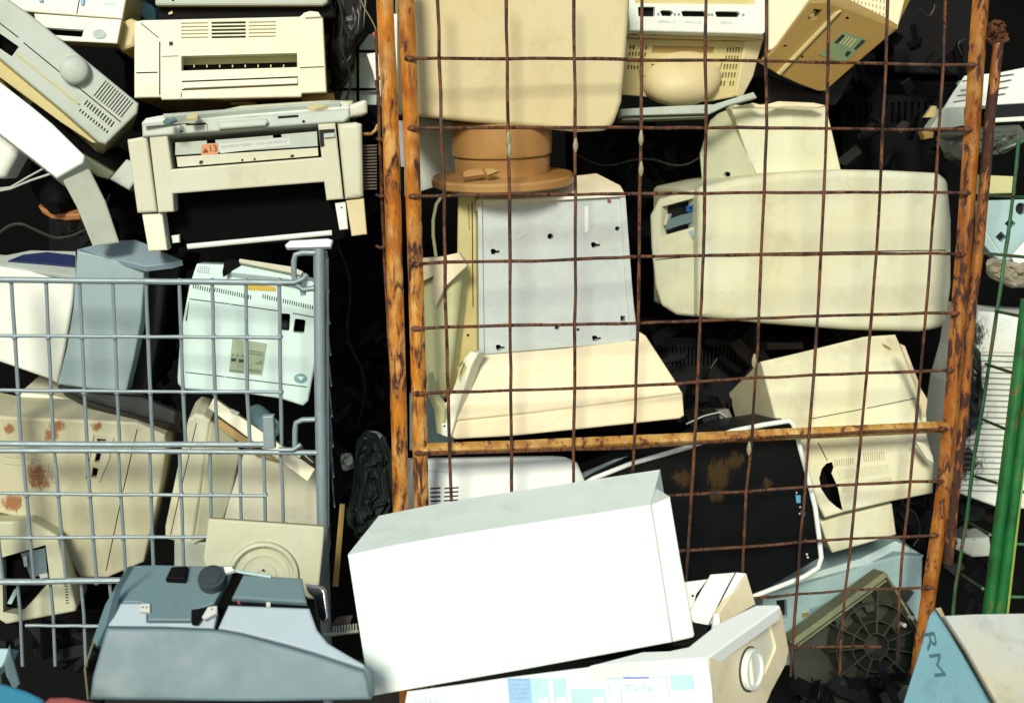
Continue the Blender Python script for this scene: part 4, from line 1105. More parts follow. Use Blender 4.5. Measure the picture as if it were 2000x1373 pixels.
# ---- cream case, lower right
t = Thing('cracked_case', 'cream case with a black gash and rows of fine vents behind the crossbar', 'monitor', 1690, 1010, 2.20)
p = Plane(1680, 780, 2.18, 10, 6)
crm = plastic('case_cream_plastic', (0.80, 0.77, 0.59), dirt=.4, tint=(.77, .67, .40))
t.prism('upper_shell', p, [(1486, 707), (1560, 690), (1690, 658), (1750, 654), (1762, 680), (1792, 750), (1808, 785), (1812, 830), (1700, 850), (1560, 850), (1514, 816)], crm, back=((1486, 707), (1424, 768, 2.34)), bev=.004, segs=3,
        holes=G(((1584, 818), (1690, 798)), ((1693, 797.4), (1788, 778)), w=2) + [([(1722, 671), (1732, 675), (1742, 683), (1736, 684), (1726, 678)], .002, brownp)])
p3 = Plane(1690, 920, 2.17, 10, 2)
vh = H(grid([(1628, 897), (1667, 893), (1668, 908), (1630, 913)], 9, 1, .28, .9), .004, brownp) + H(grid([(1684, 884), (1728, 880), (1729, 899), (1686, 904)], 10, 1, .28, .9), .004, brownp)
vh += H(grid([(1697, 937), (1740, 930), (1743, 944), (1698, 951)], 10, 1, .28, .9), .004, brownp) + H(grid([(1642, 950), (1668, 946), (1668, 960), (1645, 964)], 6, 1, .28, .9), .004, brownp)
vh += H(grid([(1634, 917), (1735, 906), (1738, 926), (1640, 938)], 22, 1, .16, .9), .0015, beige2)
vh += [([(1600, 934), (1605, 915), (1614, 905), (1625, 902), (1628, 912), (1624, 924), (1636, 950), (1640, 970), (1646, 997), (1634, 990), (1618, 976), (1604, 955)], .04, deepblack)]
t.prism('lower_shell', p3, [(1556, 846), (1700, 838), (1808, 830), (1816, 868), (1827, 902), (1823, 964), (1740, 980), (1650, 1001), (1612, 1012), (1598, 985), (1578, 920)], crm, th=.14, bev=.005, segs=3, holes=vh + G(((1598, 864), (1616, 900)), w=2) )
t.prism('torn_flap', Plane(1800, 770, 2.15, 30, 0), [(1760, 672), (1768, 676), (1800, 760), (1812, 780), (1808, 815), (1800, 790), (1790, 752)], palecream, th=.006, bev=.001)
t.prism('torn_flap', Plane(1810, 900, 2.14, 25, 0), [(1790, 862), (1806, 866), (1822, 890), (1824, 905), (1812, 898), (1800, 880)], cream2, th=.006, bev=.001)
t = Thing('cover_flap', 'small cream cover panel directly under the cracked cream case', 'panel', 1680, 1080, 2.22, solo=True)
t.prism('x', Plane(1680, 1040, 2.22, 10, -4), [(1602, 1020), (1640, 1008), (1743, 984), (1751, 1044), (1690, 1062), (1626, 1080), (1614, 1055)], crm, th=.05, bev=.003)

# ---- black screen with the white rim
t = Thing('black_screen', 'dusty black monitor screen with a white rim leaning under the crossbar', 'monitor', 1400, 1190, 2.06)
p = Plane(1380, 1000, 2.08, 4, 6)
glass = plastic('dusty_black_glass', (.003, .004, .0045), dirt=.0, rough=.30, spec=.15, stain_shade_spots=[(tuple(p.at(1408, 925) - t.o), .045), (tuple(p.at(1335, 935) - t.o), .03), (tuple(p.at(1440, 900) - t.o), .03), (tuple(p.at(1398, 968) - t.o), .025), (tuple(p.at(1500, 945) - t.o), .02)], stain_shade_col=(.040, .024, .009), grain=.2)
t.prism('screen', p, [(1120, 955), (1160, 934), (1230, 905), (1345, 875), (1430, 843), (1546, 826), (1560, 870), (1590, 985), (1600, 1090), (1480, 1160), (1340, 1200), (1200, 1230), (1100, 1180)], glass, th=.16, off=-.006, bev=.003, side=darkp)
t.tube('rim', path(p, [(1120, 957), (1160, 934), (1230, 906), (1300, 886), (1345, 873), (1430, 842), (1490, 830), (1540, 822), (1549, 828), (1556, 850), (1575, 920), (1592, 990), (1600, 1050), (1604, 1088), (1598, 1108), (1572, 1125), (1540, 1138), (1470, 1165), (1380, 1200)]), .0045, whitep, sides=12)
t.prism('outer_shell', Plane(1250, 900, 2.12, 4, 40), [(1110, 960), (1128, 925), (1200, 895), (1320, 870), (1430, 832), (1500, 820), (1545, 818), (1430, 842), (1345, 876), (1230, 908), (1160, 938)], greym, th=.04, off=-.01, bev=.004)
for (x, y, w, h) in ((1559, 974, 5, 8), (1568, 1002, 4, 5)):
    t.prism('sticker', p, [(x - w, y - h), (x + w, y - h + 1), (x + w, y + h), (x - w + 2, y + h)], sky_blue, th=.001, off=-.0045, bev=0)
for (x, y) in ((1556, 962), (1563, 990), (1562, 1003), (1573, 1056), (1576, 1082), (1578, 1088)):
    t.prism('chip_mark', p, circ(x, y, 2.2, 5), paper, th=.001, off=-.0045, bev=0)

# ---- pale scanner under the crossbar
t = Thing('white_scanner', 'white scanner casing with two short rows of slots under the left end of the crossbar', 'scanner', 980, 1010, 2.04)
p = Plane(980, 950, 2.03, 8, 14)
t.prism('housing', p, [(800, 897), (1000, 893), (1104, 892), (1128, 902), (1142, 935), (1158, 1010), (800, 1040)], brightp, th=.12, bev=.006, segs=3, r=[0, 0, .01, .01, 0, 0, 0],
        holes=H(grid([(840, 950), (861, 949), (861, 990), (840, 991)], 1, 5, .95, .42), .008, ink) + H(grid([(867, 950), (898, 948), (896, 988), (865, 990)], 1, 5, .9, .42), .008, ink) + G(((838, 919), (876, 923)), w=1.6, m=beige))

# ---- pale blue case and ribbed base at the lower right
t = Thing('blue_grey_case', 'pale blue grey case under the cream panel, lower right of the orange cage', 'computer', 1660, 1260, 2.36)
p = Plane(1660, 1170, 2.34, 10, -2)
t.prism('front', p, [(1490, 1155), (1600, 1126), (1700, 1100), (1756, 1085), (1803, 1086), (1800, 1170), (1790, 1300), (1490, 1300)], bluew, th=.18, bev=.004, segs=3,
        holes=[([(1516, 1172), (1536, 1170), (1538, 1205), (1520, 1208)], .012, darkp), ([(1566, 1198), (1580, 1195), (1580, 1206), (1567, 1209)], .006, brownp), ([(1765, 1153), (1782, 1150), (1782, 1164), (1766, 1166)], .004, olive)])
pt = Plane(0, 0, 0, 10, 60, w=p.at(1700, 1101))
t.prism('lid', pt, [(1490, 1156), (1540, 1138), (1600, 1114), (1680, 1090), (1748, 1056), (1756, 1058), (1804, 1084), (1756, 1084), (1700, 1099), (1600, 1125)], mint, th=.006, bev=.001)
t.prism('lower_panel', p, [(1584, 1190), (1690, 1150), (1720, 1200), (1600, 1280), (1584, 1280)], plastic('mid_blue_grey', (.22, .34, .38), dirt=.2), th=.004, off=.006, bev=.001)

t = Thing('ribbed_tray', 'square olive plastic base seen from its ribbed underside, standing on a corner', 'base plate', 1690, 1400, 2.18)
p = Plane(1690, 1250, 2.22, 10, 12)
cx, cy = 1712, 1262
sq = [(1731, 1120), (1786, 1200), (1800, 1240), (1700, 1440), (1560, 1400), (1546, 1256)]
t.prism('back_plate', p, sq, olived, th=.006, off=-.040, bev=0)
def wall(a, b, w=4, z0=-.040, z1=0.0, m=olived, nm='rib'):
    t.prism(nm, p, seg_quad(a, b, w), m, th=z1 - z0, off=z1, bev=.0004, segs=1)
wall((1546, 1257), (1731, 1121), 11, z1=.004, m=olive, nm='edge')
wall((1552, 1266), (1732, 1133), 3, z1=.006, m=olive, nm='edge')
wall((1731, 1121), (1800, 1240), 4, m=olive, nm='edge')
uvc = p.at(cx, cy)
def ringw(rpx, w=.0018, h=.018):
    r_ = rpx / FPX * 2.24
    t.lathe('ring', uvc, p.n, [(r_, -.040), (r_, 0), (r_ + w, 0), (r_ + w, -.040)], olived, seg=48)
for r_ in (24, 48, 82): ringw(r_)
for k in range(11):
    a = 2 * math.pi * (k + .3) / 11
    L = 150 if math.sin(a) < 0 else 95
    x1, y1 = cx + L * math.cos(a), cy + L * math.sin(a)
    if y1 < cy - 20:   # stop at the upper edge line
        for f in range(100):
            ff = 1 - f / 100
            x1, y1 = cx + L * ff * math.cos(a), cy + L * ff * math.sin(a)
            if y1 > 1260 - (x1 - 1546) * .735 + 8 and x1 < 1785: break
    wall((cx + 24 * math.cos(a), cy + 24 * math.sin(a)), (x1, y1), 3)
for (x, y) in ((1776, 1204), (1760, 1218)):
    t.lathe('peg', p.at(x, y, -.005), p.n, [(.004, 0), (.004, .014), (.002, .015)], greyw, seg=12)
for (x, y) in ((1634, 1192), (1690, 1160)):
    t.prism('web', p, [(x - 14, y), (x + 6, y - 14), (x + 26, y + 30), (x + 4, y + 36)], olived, th=.004, off=-.01, bev=.0005)
t = Thing('shredded_scrap', 'heap of dark broken plastic shards under the ribbed base beside the cardboard box', 'scrap', 1700, 1380, 2.1, solo=True)
vv, ff = [], []
for k in range(55):
    c = W(rnd.uniform(1560, 1810), rnd.uniform(1325, 1440), rnd.uniform(2.0, 2.14))
    ax1 = Vector((rnd.uniform(-1, 1), rnd.uniform(-1, 1), rnd.uniform(-1, 1))).normalized()
    ax2 = ax1.orthogonal().normalized()
    ax3 = ax1.cross(ax2)
    l, w_, h_ = rnd.uniform(.012, .045), rnd.uniform(.002, .012), rnd.choice((.0012, .002, .005))
    i0 = len(vv)
    for sx in (-1, 1):
        for sy in (-1, 1):
            for sz in (-1, 1):
                vv.append(c + ax1 * l * sx * (1 if sy > 0 else .88) + ax2 * w_ * sy + ax3 * h_ * sz)
    ff += [tuple(i0 + q for q in f) for f in ((0, 1, 3, 2), (4, 6, 7, 5), (0, 4, 5, 1), (2, 3, 7, 6), (0, 2, 6, 4), (1, 5, 7, 3))]
o = t.add('x', vv, ff, [darkp, olived, blackp], [rnd.choice((0, 0, 2, 2, 1, 2)) for _ in range(len(ff) // 6) for _ in range(6)])
o['kind'] = 'stuff'

# ================================================================ right of the orange cage
t = Thing('slotted_keyboard', 'white slotted casing behind the right orange posts with a dark open end', 'casing', 1930, 250, 2.26)
p = Plane(1920, 190, 2.26, 6, 34)
t.prism('top', p, [(1884, 148), (1950, 142), (2070, 118), (2070, 197), (1947, 204), (1842, 213), (1862, 180)], whitep, th=.012, bev=.002,
        holes=H([seg_quad((1944, 151), (1981, 146), 4), seg_quad((1942, 163), (1976, 157), 4), seg_quad((1940, 176), (1970, 171), 4), seg_quad((1938, 188), (1964, 184), 4),
                 seg_quad((1872, 160), (1900, 157), 3), seg_quad((1876, 178), (1900, 174), 3), seg_quad((1869, 188), (1896, 185), 3), seg_quad((1862, 200), (1890, 196), 3)], .008))
p2 = Plane(1860, 230, 2.24, 6, 0)
t.prism('front_lip', p2, [(1842, 212), (1884, 208), (1884, 246), (1850, 252), (1816, 253), (1830, 232)], greyw, th=.03, bev=.002)
t.prism('dark_end', p2, [(1940, 206), (2070, 199), (2070, 226), (1940, 232)], darkp, th=.05, off=-.01, bev=0)
t.prism('lower_strip', p2, [(1943, 231), (2070, 224), (2070, 234), (1943, 240)], whitep, th=.02, bev=.002)
t.prism('tab', p2, [(1806, 230), (1822, 207), (1830, 208), (1828, 230)], yellowed, th=.01, off=-.02, bev=.001)
t.prism('broken_end', p2, [(1801, 258), (1812, 256), (1825, 258), (1824, 270), (1808, 273)], brownp, th=.02, bev=.003)
film = plastic('dusty_clear_film', (.10, .11, .095), dirt=.5, rough=.35)
crumple('film_bundle', 'crumpled dusty film bundle under the white slotted casing behind the orange posts', 'bag', Plane(1930, 280, 2.26, 6), [(1830, 258), (1900, 250), (2000, 245), (1995, 275), (1960, 305), (1900, 300), (1850, 320)], film, amp=.022, fr=22, seed=8, off=.03)
t = Thing('pale_blue_panel', 'pale blue panel with two black squares and a round hole behind the green wires', 'panel', 1980, 520, 2.34)
p = Plane(1970, 440, 2.34, 6, 8)
dia = lambda x, y, r: [(x, y - r), (x + r, y), (x, y + r), (x - r, y)]
t.prism('panel', p, [(1915, 392), (2060, 388), (2060, 500), (2010, 505), (1975, 520), (1940, 500), (1915, 470)], bluew, th=.02, bev=.002,
        holes=H([dia(1973, 437, 11), dia(1955, 463, 11), circ(1994, 408, 11, 12, 1.1)], .012, darkp) + G(((1918, 440), (1960, 505)), w=3, m=whitep))
t.prism('yellow_piece', Plane(1950, 365, 2.33, 6), [(1915, 342), (1980, 345), (1985, 378), (1915, 380)], paleyel, th=.02, bev=.003)
t.prism('white_flap', Plane(2000, 480, 2.30, 0, 20), [(1975, 500), (2030, 440), (2060, 440), (2060, 520), (1985, 520)], whitep, th=.006, bev=.001)
crumple('film_bundle', 'pale crumpled film under the pale blue panel at the right edge', 'bag', Plane(1980, 535, 2.30, 6), [(1925, 500), (1990, 515), (2040, 500), (2040, 560), (1980, 565), (1930, 545)], plastic('pale_film', (.32, .28, .22), dirt=.5, rough=.4), amp=.016, fr=22, seed=12, off=.02)
t = Thing('ribbed_case', 'white case with fine horizontal ribs behind the green wires at the right', 'casing', 1950, 990, 2.34)
p = Plane(1950, 800, 2.34, 6, 0)
shaded_white = plastic('shade_spotted_white_plastic', (.78, .80, .78), dirt=.4, stain_shade_spots=[(tuple(p.at(1885, y_) - t.o), .075) for y_ in (660, 740, 820, 900)], stain_shade_col=(.012, .013, .014))  # dark spots paint the shade on the case's left part
t.prism('housing', p, [(1912, 607), (1995, 616), (2070, 620), (2070, 1000), (1945, 990), (1868, 962), (1866, 860), (1880, 760), (1900, 690)], shaded_white, th=.14, bev=.005, segs=3,
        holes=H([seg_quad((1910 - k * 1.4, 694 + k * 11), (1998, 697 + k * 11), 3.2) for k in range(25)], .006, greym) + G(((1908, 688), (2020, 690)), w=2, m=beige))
crumple('shade_crumple', 'dark crumpled shape put in as shade against the white ribbed case', 'shade shape', Plane(1905, 760, 2.30, 6), [(1888, 640), (1912, 690), (1922, 760), (1915, 830), (1890, 860), (1870, 800), (1876, 700)], bagd, amp=.012, fr=40, seed=2, off=.012)  # dark crumple added where the case's left part lies in shade
t = Thing('white_bottle', 'dim white rounded container low behind the green wires', 'container', 1900, 1090, 2.40, solo=True)
t.prism('x', Plane(1900, 1070, 2.40, 6), [(1870, 1052), (1935, 1050), (1940, 1088), (1900, 1090), (1885, 1082), (1868, 1075)], greyw, th=.06, bev=.008, segs=3, smooth=True)

# ---- cardboard box in the right foreground
t = Thing('cardboard_box', 'blue painted cardboard box with a torn edge and dark letters in the bottom right foreground', 'box', 1860, 1373, 1.36)
pl_ = Plane(1830, 1195, 1.50, -34, 8)
t.prism('left_side', pl_, [(1826, 1188), (1836, 1203), (1880, 1280), (1940, 1382), (1975, 1450), (1740, 1450), (1764, 1373), (1802, 1252), (1814, 1204)], cardblue, th=.006, bev=.0012)
pr_ = Plane(1850, 1215, 1.47, 10, 36)
t.prism('flap', pr_, [(1846, 1202), (1900, 1199), (2080, 1196), (2080, 1450), (1985, 1450), (1955, 1385), (1930, 1340), (1890, 1270)], cardgrey, th=.006, bev=.001)
t.prism('torn_edge', Plane(1845, 1205, 1.48, -10, 20), [(1827, 1187), (1838, 1186), (1842, 1196), (1866, 1240), (1905, 1300), (1955, 1380), (1985, 1440), (1978, 1440), (1940, 1375), (1885, 1275), (1838, 1203)], cardraw, th=.004, off=-.004, bev=0)
t.prism('inner_wall', Plane(1900, 1290, 1.52, -10, 10), [(1850, 1205), (1900, 1230), (2000, 1400), (1980, 1460), (1900, 1320)], cardraw, th=.004, bev=0)
t.text('lettering', pl_, 'RM', (1803, 1236), (1826, 1322), 22, plastic('faded_blue_ink', (.05, .13, .17), dirt=.5), off=.0006)

# ---- copier at the bottom
t = Thing('copier', 'white copier with aqua control panel markings and a round dial in the bottom foreground', 'copier', 1200, 1373, 1.42)
p = Plane(1380, 1290, 1.46, -6, 30)
body = t.prism('control_panel', p, [(794, 1349), (900, 1335), (988, 1322), (1200, 1295), (1383, 1284), (1392, 1340), (1398, 1460), (780, 1460), (790, 1372)], brightp, th=.06, bev=.004, segs=3,
        holes=G(((935, 1332), (938, 1400)), ((982, 1328), (986, 1400)), w=1.5, d=.002, m=greyw))
t.text('lettering', p, 'NEFAX', (809, 1377), (858, 1375), 13, blue_ink, off=.0008)
def pr(a, m, off=.0008, nm='print_block'):
    t.prism(nm, p, a, m, th=.0003, off=off, bev=0, parent=body)
pr([(990, 1324), (1070, 1323), (1078, 1400), (996, 1400)], aqua_ink)
pr([(990, 1324), (1036, 1323.5), (1042, 1400), (996, 1400)], blue_ink, .0012)
pr([(1078, 1323), (1106, 1323), (1110, 1400), (1084, 1400)], aqua_ink)
pr([(1114, 1344), (1182, 1343), (1186, 1400), (1118, 1400)], aqua_ink)
pr([(1308, 1318), (1354, 1316), (1358, 1346), (1312, 1348)], aqua_ink)
pr([(1216, 1321), (1268, 1320), (1268, 1325), (1217, 1326)], violet_ink, .0012)
for q in (((1186, 1325), (1215, 1324)), ((1270, 1322), (1302, 1321)), ((1186, 1325), (1192, 1362)), ((1302, 1321), (1308, 1362)), ((1212, 1338), (1218, 1400)), ((1212, 1338), (1240, 1337))):
    pr(seg_quad(q[0], q[1], 2.2), plastic('aqua_line_print', (.22, .50, .48), dirt=0), nm='print_line')
for i, (a, b_) in enumerate((('ORIGINAL', 1330), ('DARK SIZE', 1339), ('COPY MODE', 1348), ('AUTO FEED', 1357), ('PAPER', 1366))):
    t.text('lettering', p, a, (995 + i * .8, b_), (1034, b_ - 1), 4.5, plastic('faint_blue_ink', (.15, .32, .55), dirt=0), off=.0018, parent=body)
t.text('lettering', p, 'SHARPNESS', (1116, 1331), (1146, 1330), 4, grey_ink, off=.0012, parent=body)
t.text('lettering', p, 'TONE', (1158, 1330), (1176, 1329), 4, grey_ink, off=.0012, parent=body)
for (x0, y0, x1, y1) in ((1052, 1362, 1072, 1373), (1086, 1362, 1106, 1373), (1158, 1361, 1180, 1373), (1190, 1361, 1212, 1374), (1220, 1360, 1242, 1374), (1248, 1360, 1272, 1374), (1276, 1360, 1302, 1374), (1312, 1349, 1354, 1378)):
    t.prism('key', p, [(x0, y0), (x1, y0 - 1), (x1 + 1, y1), (x0 + 1, y1)], brightp, th=.004, off=.004, bev=.001, parent=body)
for (x, y, r_) in ((1228, 1344, 6), (1244, 1346, 6), (1256, 1341, 5), (1270, 1345, 7)):
    pr(circ(x, y, r_, 7, .8), aqua_ink, nm='pictogram')
pc_ = Plane(0, 0, 0, -6, 78, w=p.at(1383, 1284))
t.prism('top_cover', pc_, [(1150, 1300), (1255, 1272), (1308, 1270), (1345, 1262), (1378, 1236), (1400, 1218), (1476, 1181), (1520, 1180), (1524, 1184), (1383, 1284)], brightp, th=.02, bev=.002)
pe = Plane(0, 0, 0, 54, 8, w=p.at(1384, 1286))
t.prism('side_wall', pe, [(1384, 1286), (1523, 1184), (1528, 1192), (1542, 1270), (1536, 1298), (1508, 1350), (1480, 1420), (1396, 1450)], palecream, th=.008, bev=.003, segs=3,
        holes=[([(1478, 1256), (1502, 1206), (1516, 1262), (1514, 1272), (1494, 1318), (1488, 1318)], .003, cream2)])
dc = pe.at(1468, 1306, .004)
t.lathe('dial', dc, pe.n, [(.027, -.004), (.027, .004), (.0255, .006), (.022, .006), (.021, .003), (.002, .003)], whitep, seg=44, squash=1.0)
t.prism('dial_grip', pe, [(1466, 1278), (1472, 1274), (1478, 1330), (1472, 1338)], cream2, th=.008, off=.010, bev=.002)
t.lathe('dial_shadow_ring', pe.at(1464, 1306, .001), pe.n, [(.029, -.004), (.029, .0012), (.026, .0012)], ink, seg=44)  # dark ring paints the dial's shadow on the side wall
# raised document feeder
pf = Plane(1400, 1170, 1.66, -4, 30)
t.prism('feeder_back', pf, [(1334, 1136), (1383, 1130), (1360, 1160), (1346, 1225), (1338, 1200)], whitep, th=.03, off=-.012, bev=.002, holes=H([circ(1353, 1163, 3, 6)], .003))
t.prism('feeder_lid', pf, [(1388, 1121), (1436, 1117), (1418, 1150), (1383, 1221), (1366, 1221), (1350, 1212), (1345, 1195)], whitep, th=.03, bev=.002, holes=G(((1412, 1155), (1421, 1160)), w=3))
t.prism('feeder_side', Plane(0, 0, 0, 40, 10, w=pf.at(1437, 1150)), [(1459, 1120), (1477, 1180), (1440, 1202), (1414, 1218), (1404, 1196), (1425, 1165)], palecream, th=.008, bev=.002)
t.prism('feeder_edge', pf, [(1438, 1117), (1458, 1119), (1424, 1166), (1402, 1198), (1392, 1214), (1385, 1220)], brightp, th=.02, off=.003, bev=.002)
t.prism('post', pf, [(1394, 1196), (1406, 1195), (1411, 1236), (1400, 1240), (1390, 1232)], whitep, th=.016, off=.02, bev=.003, holes=H([[(1390 + 2, 1222), (1397, 1220), (1396, 1234), (1392, 1236)]], .004, brownp))
t.prism('dark_recess', Plane(1330, 1250, 1.62, -6, 40), [(1290, 1256), (1350, 1214), (1384, 1220), (1378, 1238), (1340, 1262)], blackp, th=.02, off=-.008, bev=0)

# ---- white tower case lying across
t = Thing('white_tower', 'bright clean white tower case lying tilted across the middle foreground', 'computer', 1000, 1340, 1.58)
p = Plane(980, 1150, 1.60, 2, 14)
pts = [(679, 1083), (780, 1062), (882, 1044), (1080, 1014), (1271, 985), (1292, 1115), (1313, 1254), (1020, 1308), (722, 1360), (700, 1220)]
t.prism('side_panel', p, pts, scuffed, bev=.0022, segs=3, back=((679, 1083), (740, 1007, 1.72)))
e = W(740, 1007, 1.84) - p.at(679, 1083)
t.prism('front_bezel', p, [(1273, 985), (1309, 970), (1330, 1095), (1357, 1240), (1354, 1245), (1315, 1254), (1294, 1115)], brightp, bev=.003, segs=3, off=.0008, back=((1309, 970), (1281, 953, 1.70)))
pk = Plane(0, 0, 0, 4, 60, w=p.at(1280, 980, -.03))

# ================================================================ cages in front
# ---- left grey wire trolley
t = Thing('wire_trolley', 'galvanised grey wire trolley with a hinged front and a thick corner post at the left', 'trolley', 300, 1300, 1.75)
L = Plane(300, 550, 1.74, 3, 0)
xs0 = [-44, 22, 90, 155, 220, 285, 350, 414, 480, 545]
xs1 = [-30, 36, 100, 165, 229, 294, 358, 420, 483, 548]
def hw(y0, y1, x0, x1, rad, nm='wire', off=.0032):
    pts = [(x0 + (x1 - x0) * k / 6, y0 + (y1 - y0) * k / 6) for k in range(7)]
    t.tube(nm, path(L, pts, off), rad, galv, sides=8, jit=.0004)
hw(546, 553, -60, 590, .0045, 'top_rail')
hw(655, 660, -60, 546, .0027)
hw(762, 766, -60, 549, .0027)
for a, b_ in zip(xs0, xs1):
    t.tube('wire', path(L, [(a, 548), ((a + b_) / 2, 660), (b_, 768), (b_ + (5 if b_ < 500 else 2), 868)]), .0028, galv, sides=8, jit=.0004)
t.tube('middle_rail', path(L, [(-60, 866), (200, 868), (525, 868)], .002), .0046, galv, sides=8)
t.tube('middle_rail', path(L, [(-60, 880), (200, 880), (620, 884)], .004), .0040, galv, sides=8)
hw(963, 968, -60, 521, .0027)
hw(1050, 1048, -60, 420, .0027)
hw(1137, 1133, -60, 236, .0050, 'bottom_rail')
hw(1221, 1222, 50, 195, .0027)
lo0 = [-20, 44, 106, 169, 231, 292, 351, 410, 468, 515]
lo1 = [6, 67, 129, 189, 246, 301, 360, 414, 474, 521]
for a, b_ in zip(lo0, lo1):
    yb = 1135 if b_ < 250 else 1110 if b_ < 380 else 1030
    f = (yb - 880) / 255
    t.tube('wire', path(L, [(a, 880), (a + (b_ - a) * .5 * f, 880 + (yb - 880) * .5), (a + (b_ - a) * f, yb)]), .0027, galv, sides=8, jit=.0004)
t.tube('wire', path(L, [(548, 880), (552, 960), (554, 1060)], -.01), .0027, galv, sides=8)
for x in (34, 98, 158, 214):
    t.tube('wire', path(L, [(x, 1137), (x + 6, 1200), (x + 10, 1300)], -.02), .0027, galv, sides=8)
for a_x, b_x in zip(xs0, xs1):
    for (f, y) in ((0, 549), (.5, 658), (1, 766)):
        x = a_x + (b_x - a_x) * f
        if 0 < x < 552: t.lathe('weld', L.at(x, y, .0006), Vector((0, -1, 0)), [(.0046, -.002), (.0044, .003), (.002, .0048)], galv, seg=8)
for a_x, b_x in zip(lo0, lo1):
    for (f, y) in ((.35, 966), (.66, 1049), (1, 1136)):
        x = a_x + (b_x - a_x) * f
        if 0 < x < (240 if y > 1100 else 380 if y > 1000 else 520): t.lathe('weld', L.at(x, y, .0006), Vector((0, -1, 0)), [(.0046, -.002), (.0044, .003), (.002, .0048)], galv, seg=8)
post_b = L.at(630, 1030)
t.tube('corner_post', [L.at(623, 474, .0), L.at(625, 760, 0), L.at(630, 1030, 0), Vector((post_b.x + .004, post_b.y, .12))], .0085, galv, sides=16)
t.prism('cap_plate', Plane(0, 0, 0, 3, 30, w=L.at(610, 475, .01)), [(556, 478), (566, 469), (640, 465), (650, 468), (646, 482), (560, 484)], metal('dented_zinc', (.66, .70, .72), rough=.45, metallic=.3), th=.008, bev=.002)
t.tube('hinge_loop', path(L, [(616, 494), (590, 494), (577, 498), (574, 510), (574, 540), (580, 552)], .004), .0042, galv, sides=10)
t.tube('hinge_hook', path(L, [(552, 552), (575, 552), (592, 545), (600, 536)], .010), .0036, galv, sides=10)
t.tube('hinge_hook', path(L, [(578, 556), (592, 566), (614, 563)], .006), .0042, galv, sides=10)
t.prism('hinge_lug', L, [(584, 560), (596, 560), (597, 577), (587, 578)], galv, th=.006, off=.004, bev=.001)
t.tube('hinge_loop', path(L, [(616, 819), (590, 820), (578, 826), (576, 840), (576, 872)], .004), .0040, galv, sides=10)
t.tube('hinge_hook', path(L, [(545, 878), (572, 878), (588, 868)], .010), .0036, galv, sides=10)
t.prism('clamp', L, [(512, 813), (534, 812), (537, 876), (515, 878)], galv, th=.014, off=.010, bev=.002)
# its right side wall runs back into the added enclosure
q0, q1 = L.at(640, 490), L.at(642, 1030)
bk = Vector((-.085, .50, 0))
dimgalv = metal('shaded_galvanised_wire', (.10, .14, .15), rough=.6, metallic=.3)  # darker copy of the galvanised wire, the side wall's shade in its colour
for k in range(5):
    f = k / 4
    t.tube('side_wire', [q0 + bk * f * .8 + Vector((0, 0, -.01)), q1 + bk * f * .8], .0013, dimgalv, sides=6)
for k in range(9):
    z = q0.z + (q1.z - q0.z) * (k + .3) / 9
    t.tube('side_wire', [Vector((q0.x, q0.y, z)), Vector((q0.x, q0.y, z)) + bk * .8], .0013, dimgalv, sides=6)
dz = L.at(-60, 1135)
t.tube('far_post', [L.at(-75, 474), Vector((L.at(-75, 474).x, L.at(-75, 474).y, .12))], .0085, galv, sides=12)

# ---- right green cage
t = Thing('green_cage', 'green painted wire cage with a double post at the right picture edge', 'cage', 1960, 1373, 2.0)
g = Plane(1955, 1000, 2.02, 4, 0)
t.tube('post', path(g, [(2006, 585), (1980, 800), (1955, 1000), (1930, 1195), (1912, 1420)]), .0100, green, sides=12)
t.tube('post', path(g, [(2032, 585), (2003, 800), (1978, 1000), (1952, 1195), (1936, 1420)]), .0100, green, sides=12)
t.tube('wire', path(g, [(2030, 700), (2012, 800), (1990, 1000), (1968, 1195), (1948, 1420)], .006), .0022, plastic('yellow_green_wire', (.30, .36, .08), dirt=.4), sides=6)
gs = Plane(1930, 800, 2.20, 30, 0)
t.tube('wire', path(gs, [(1990, 270), (1979, 380), (1968, 464), (1963, 500), (1947, 608), (1923, 770), (1901, 904), (1888, 1012), (1866, 1147), (1852, 1300)]), .0034, greenwire, sides=6, jit=.0004)
for a, b_ in (((1925, 382), (2040, 388)), ((1912, 494), (2040, 506)), ((1945, 608), (1998, 619)), ((1925, 711), (1980, 729)), ((1921, 820), (1967, 839)), ((1903, 930), (1950, 944)), ((1893, 1021), (1934, 1044)), ((1878, 1121), (1920, 1149))):
    t.tube('wire', [gs.at(*a), g.at(*b_, -.004)], .0028, greenwire, sides=6)
for y in (960, 1062, 1165):
    t.tube('wire', path(g, [(1984 - (y - 960) * .1, y), (2080, y + 3)], .004), .0026, greenwire, sides=6)

# ---- the orange cage: outer frame, then the gate in front
G_ = Plane(815, 115, 1.80, 12, 0)
t = Thing('cage_frame', 'rusty orange tube frame of the cage, its outer post left of the gate', 'cage', 790, 1373, 1.85)
F2 = Plane(770, 500, 1.86, 10, 0)
a_ = [(746, -70), (751, 0), (763, 250), (770, 500), (778, 760), (783, 1000), (788, 1150)]
pw = path(F2, a_)
t.tube('post', pw + [Vector((pw[-1].x + .01, pw[-1].y, .10))], .0128, orange, sides=20, jit=.0002, diamond=True)
t.tube('side_wire', path(F2, [(734, 60), (738, 150), (740, 250), (747, 400), (750, 480), (762, 700), (768, 900)], -.02), .0026, rustwire, sides=6, jit=.001)
t.tube('side_wire', path(F2, [(745, 150), (733, 160), (738, 178)], -.01), .0026, rustwire, sides=6)
for y in (270, 380, 480):
    t.tube('wire_tie', path(F2, [(734, y), (742, y + 4), (752, y + 2)], -.008), .0022, rustwire, sides=6)
t.tube('hook', path(F2, [(708, 262), (725, 262), (733, 255), (738, 244)], -.02), .0026, yelbar, sides=6)
F3 = Plane(1900, 500, 2.08, 14, 0)
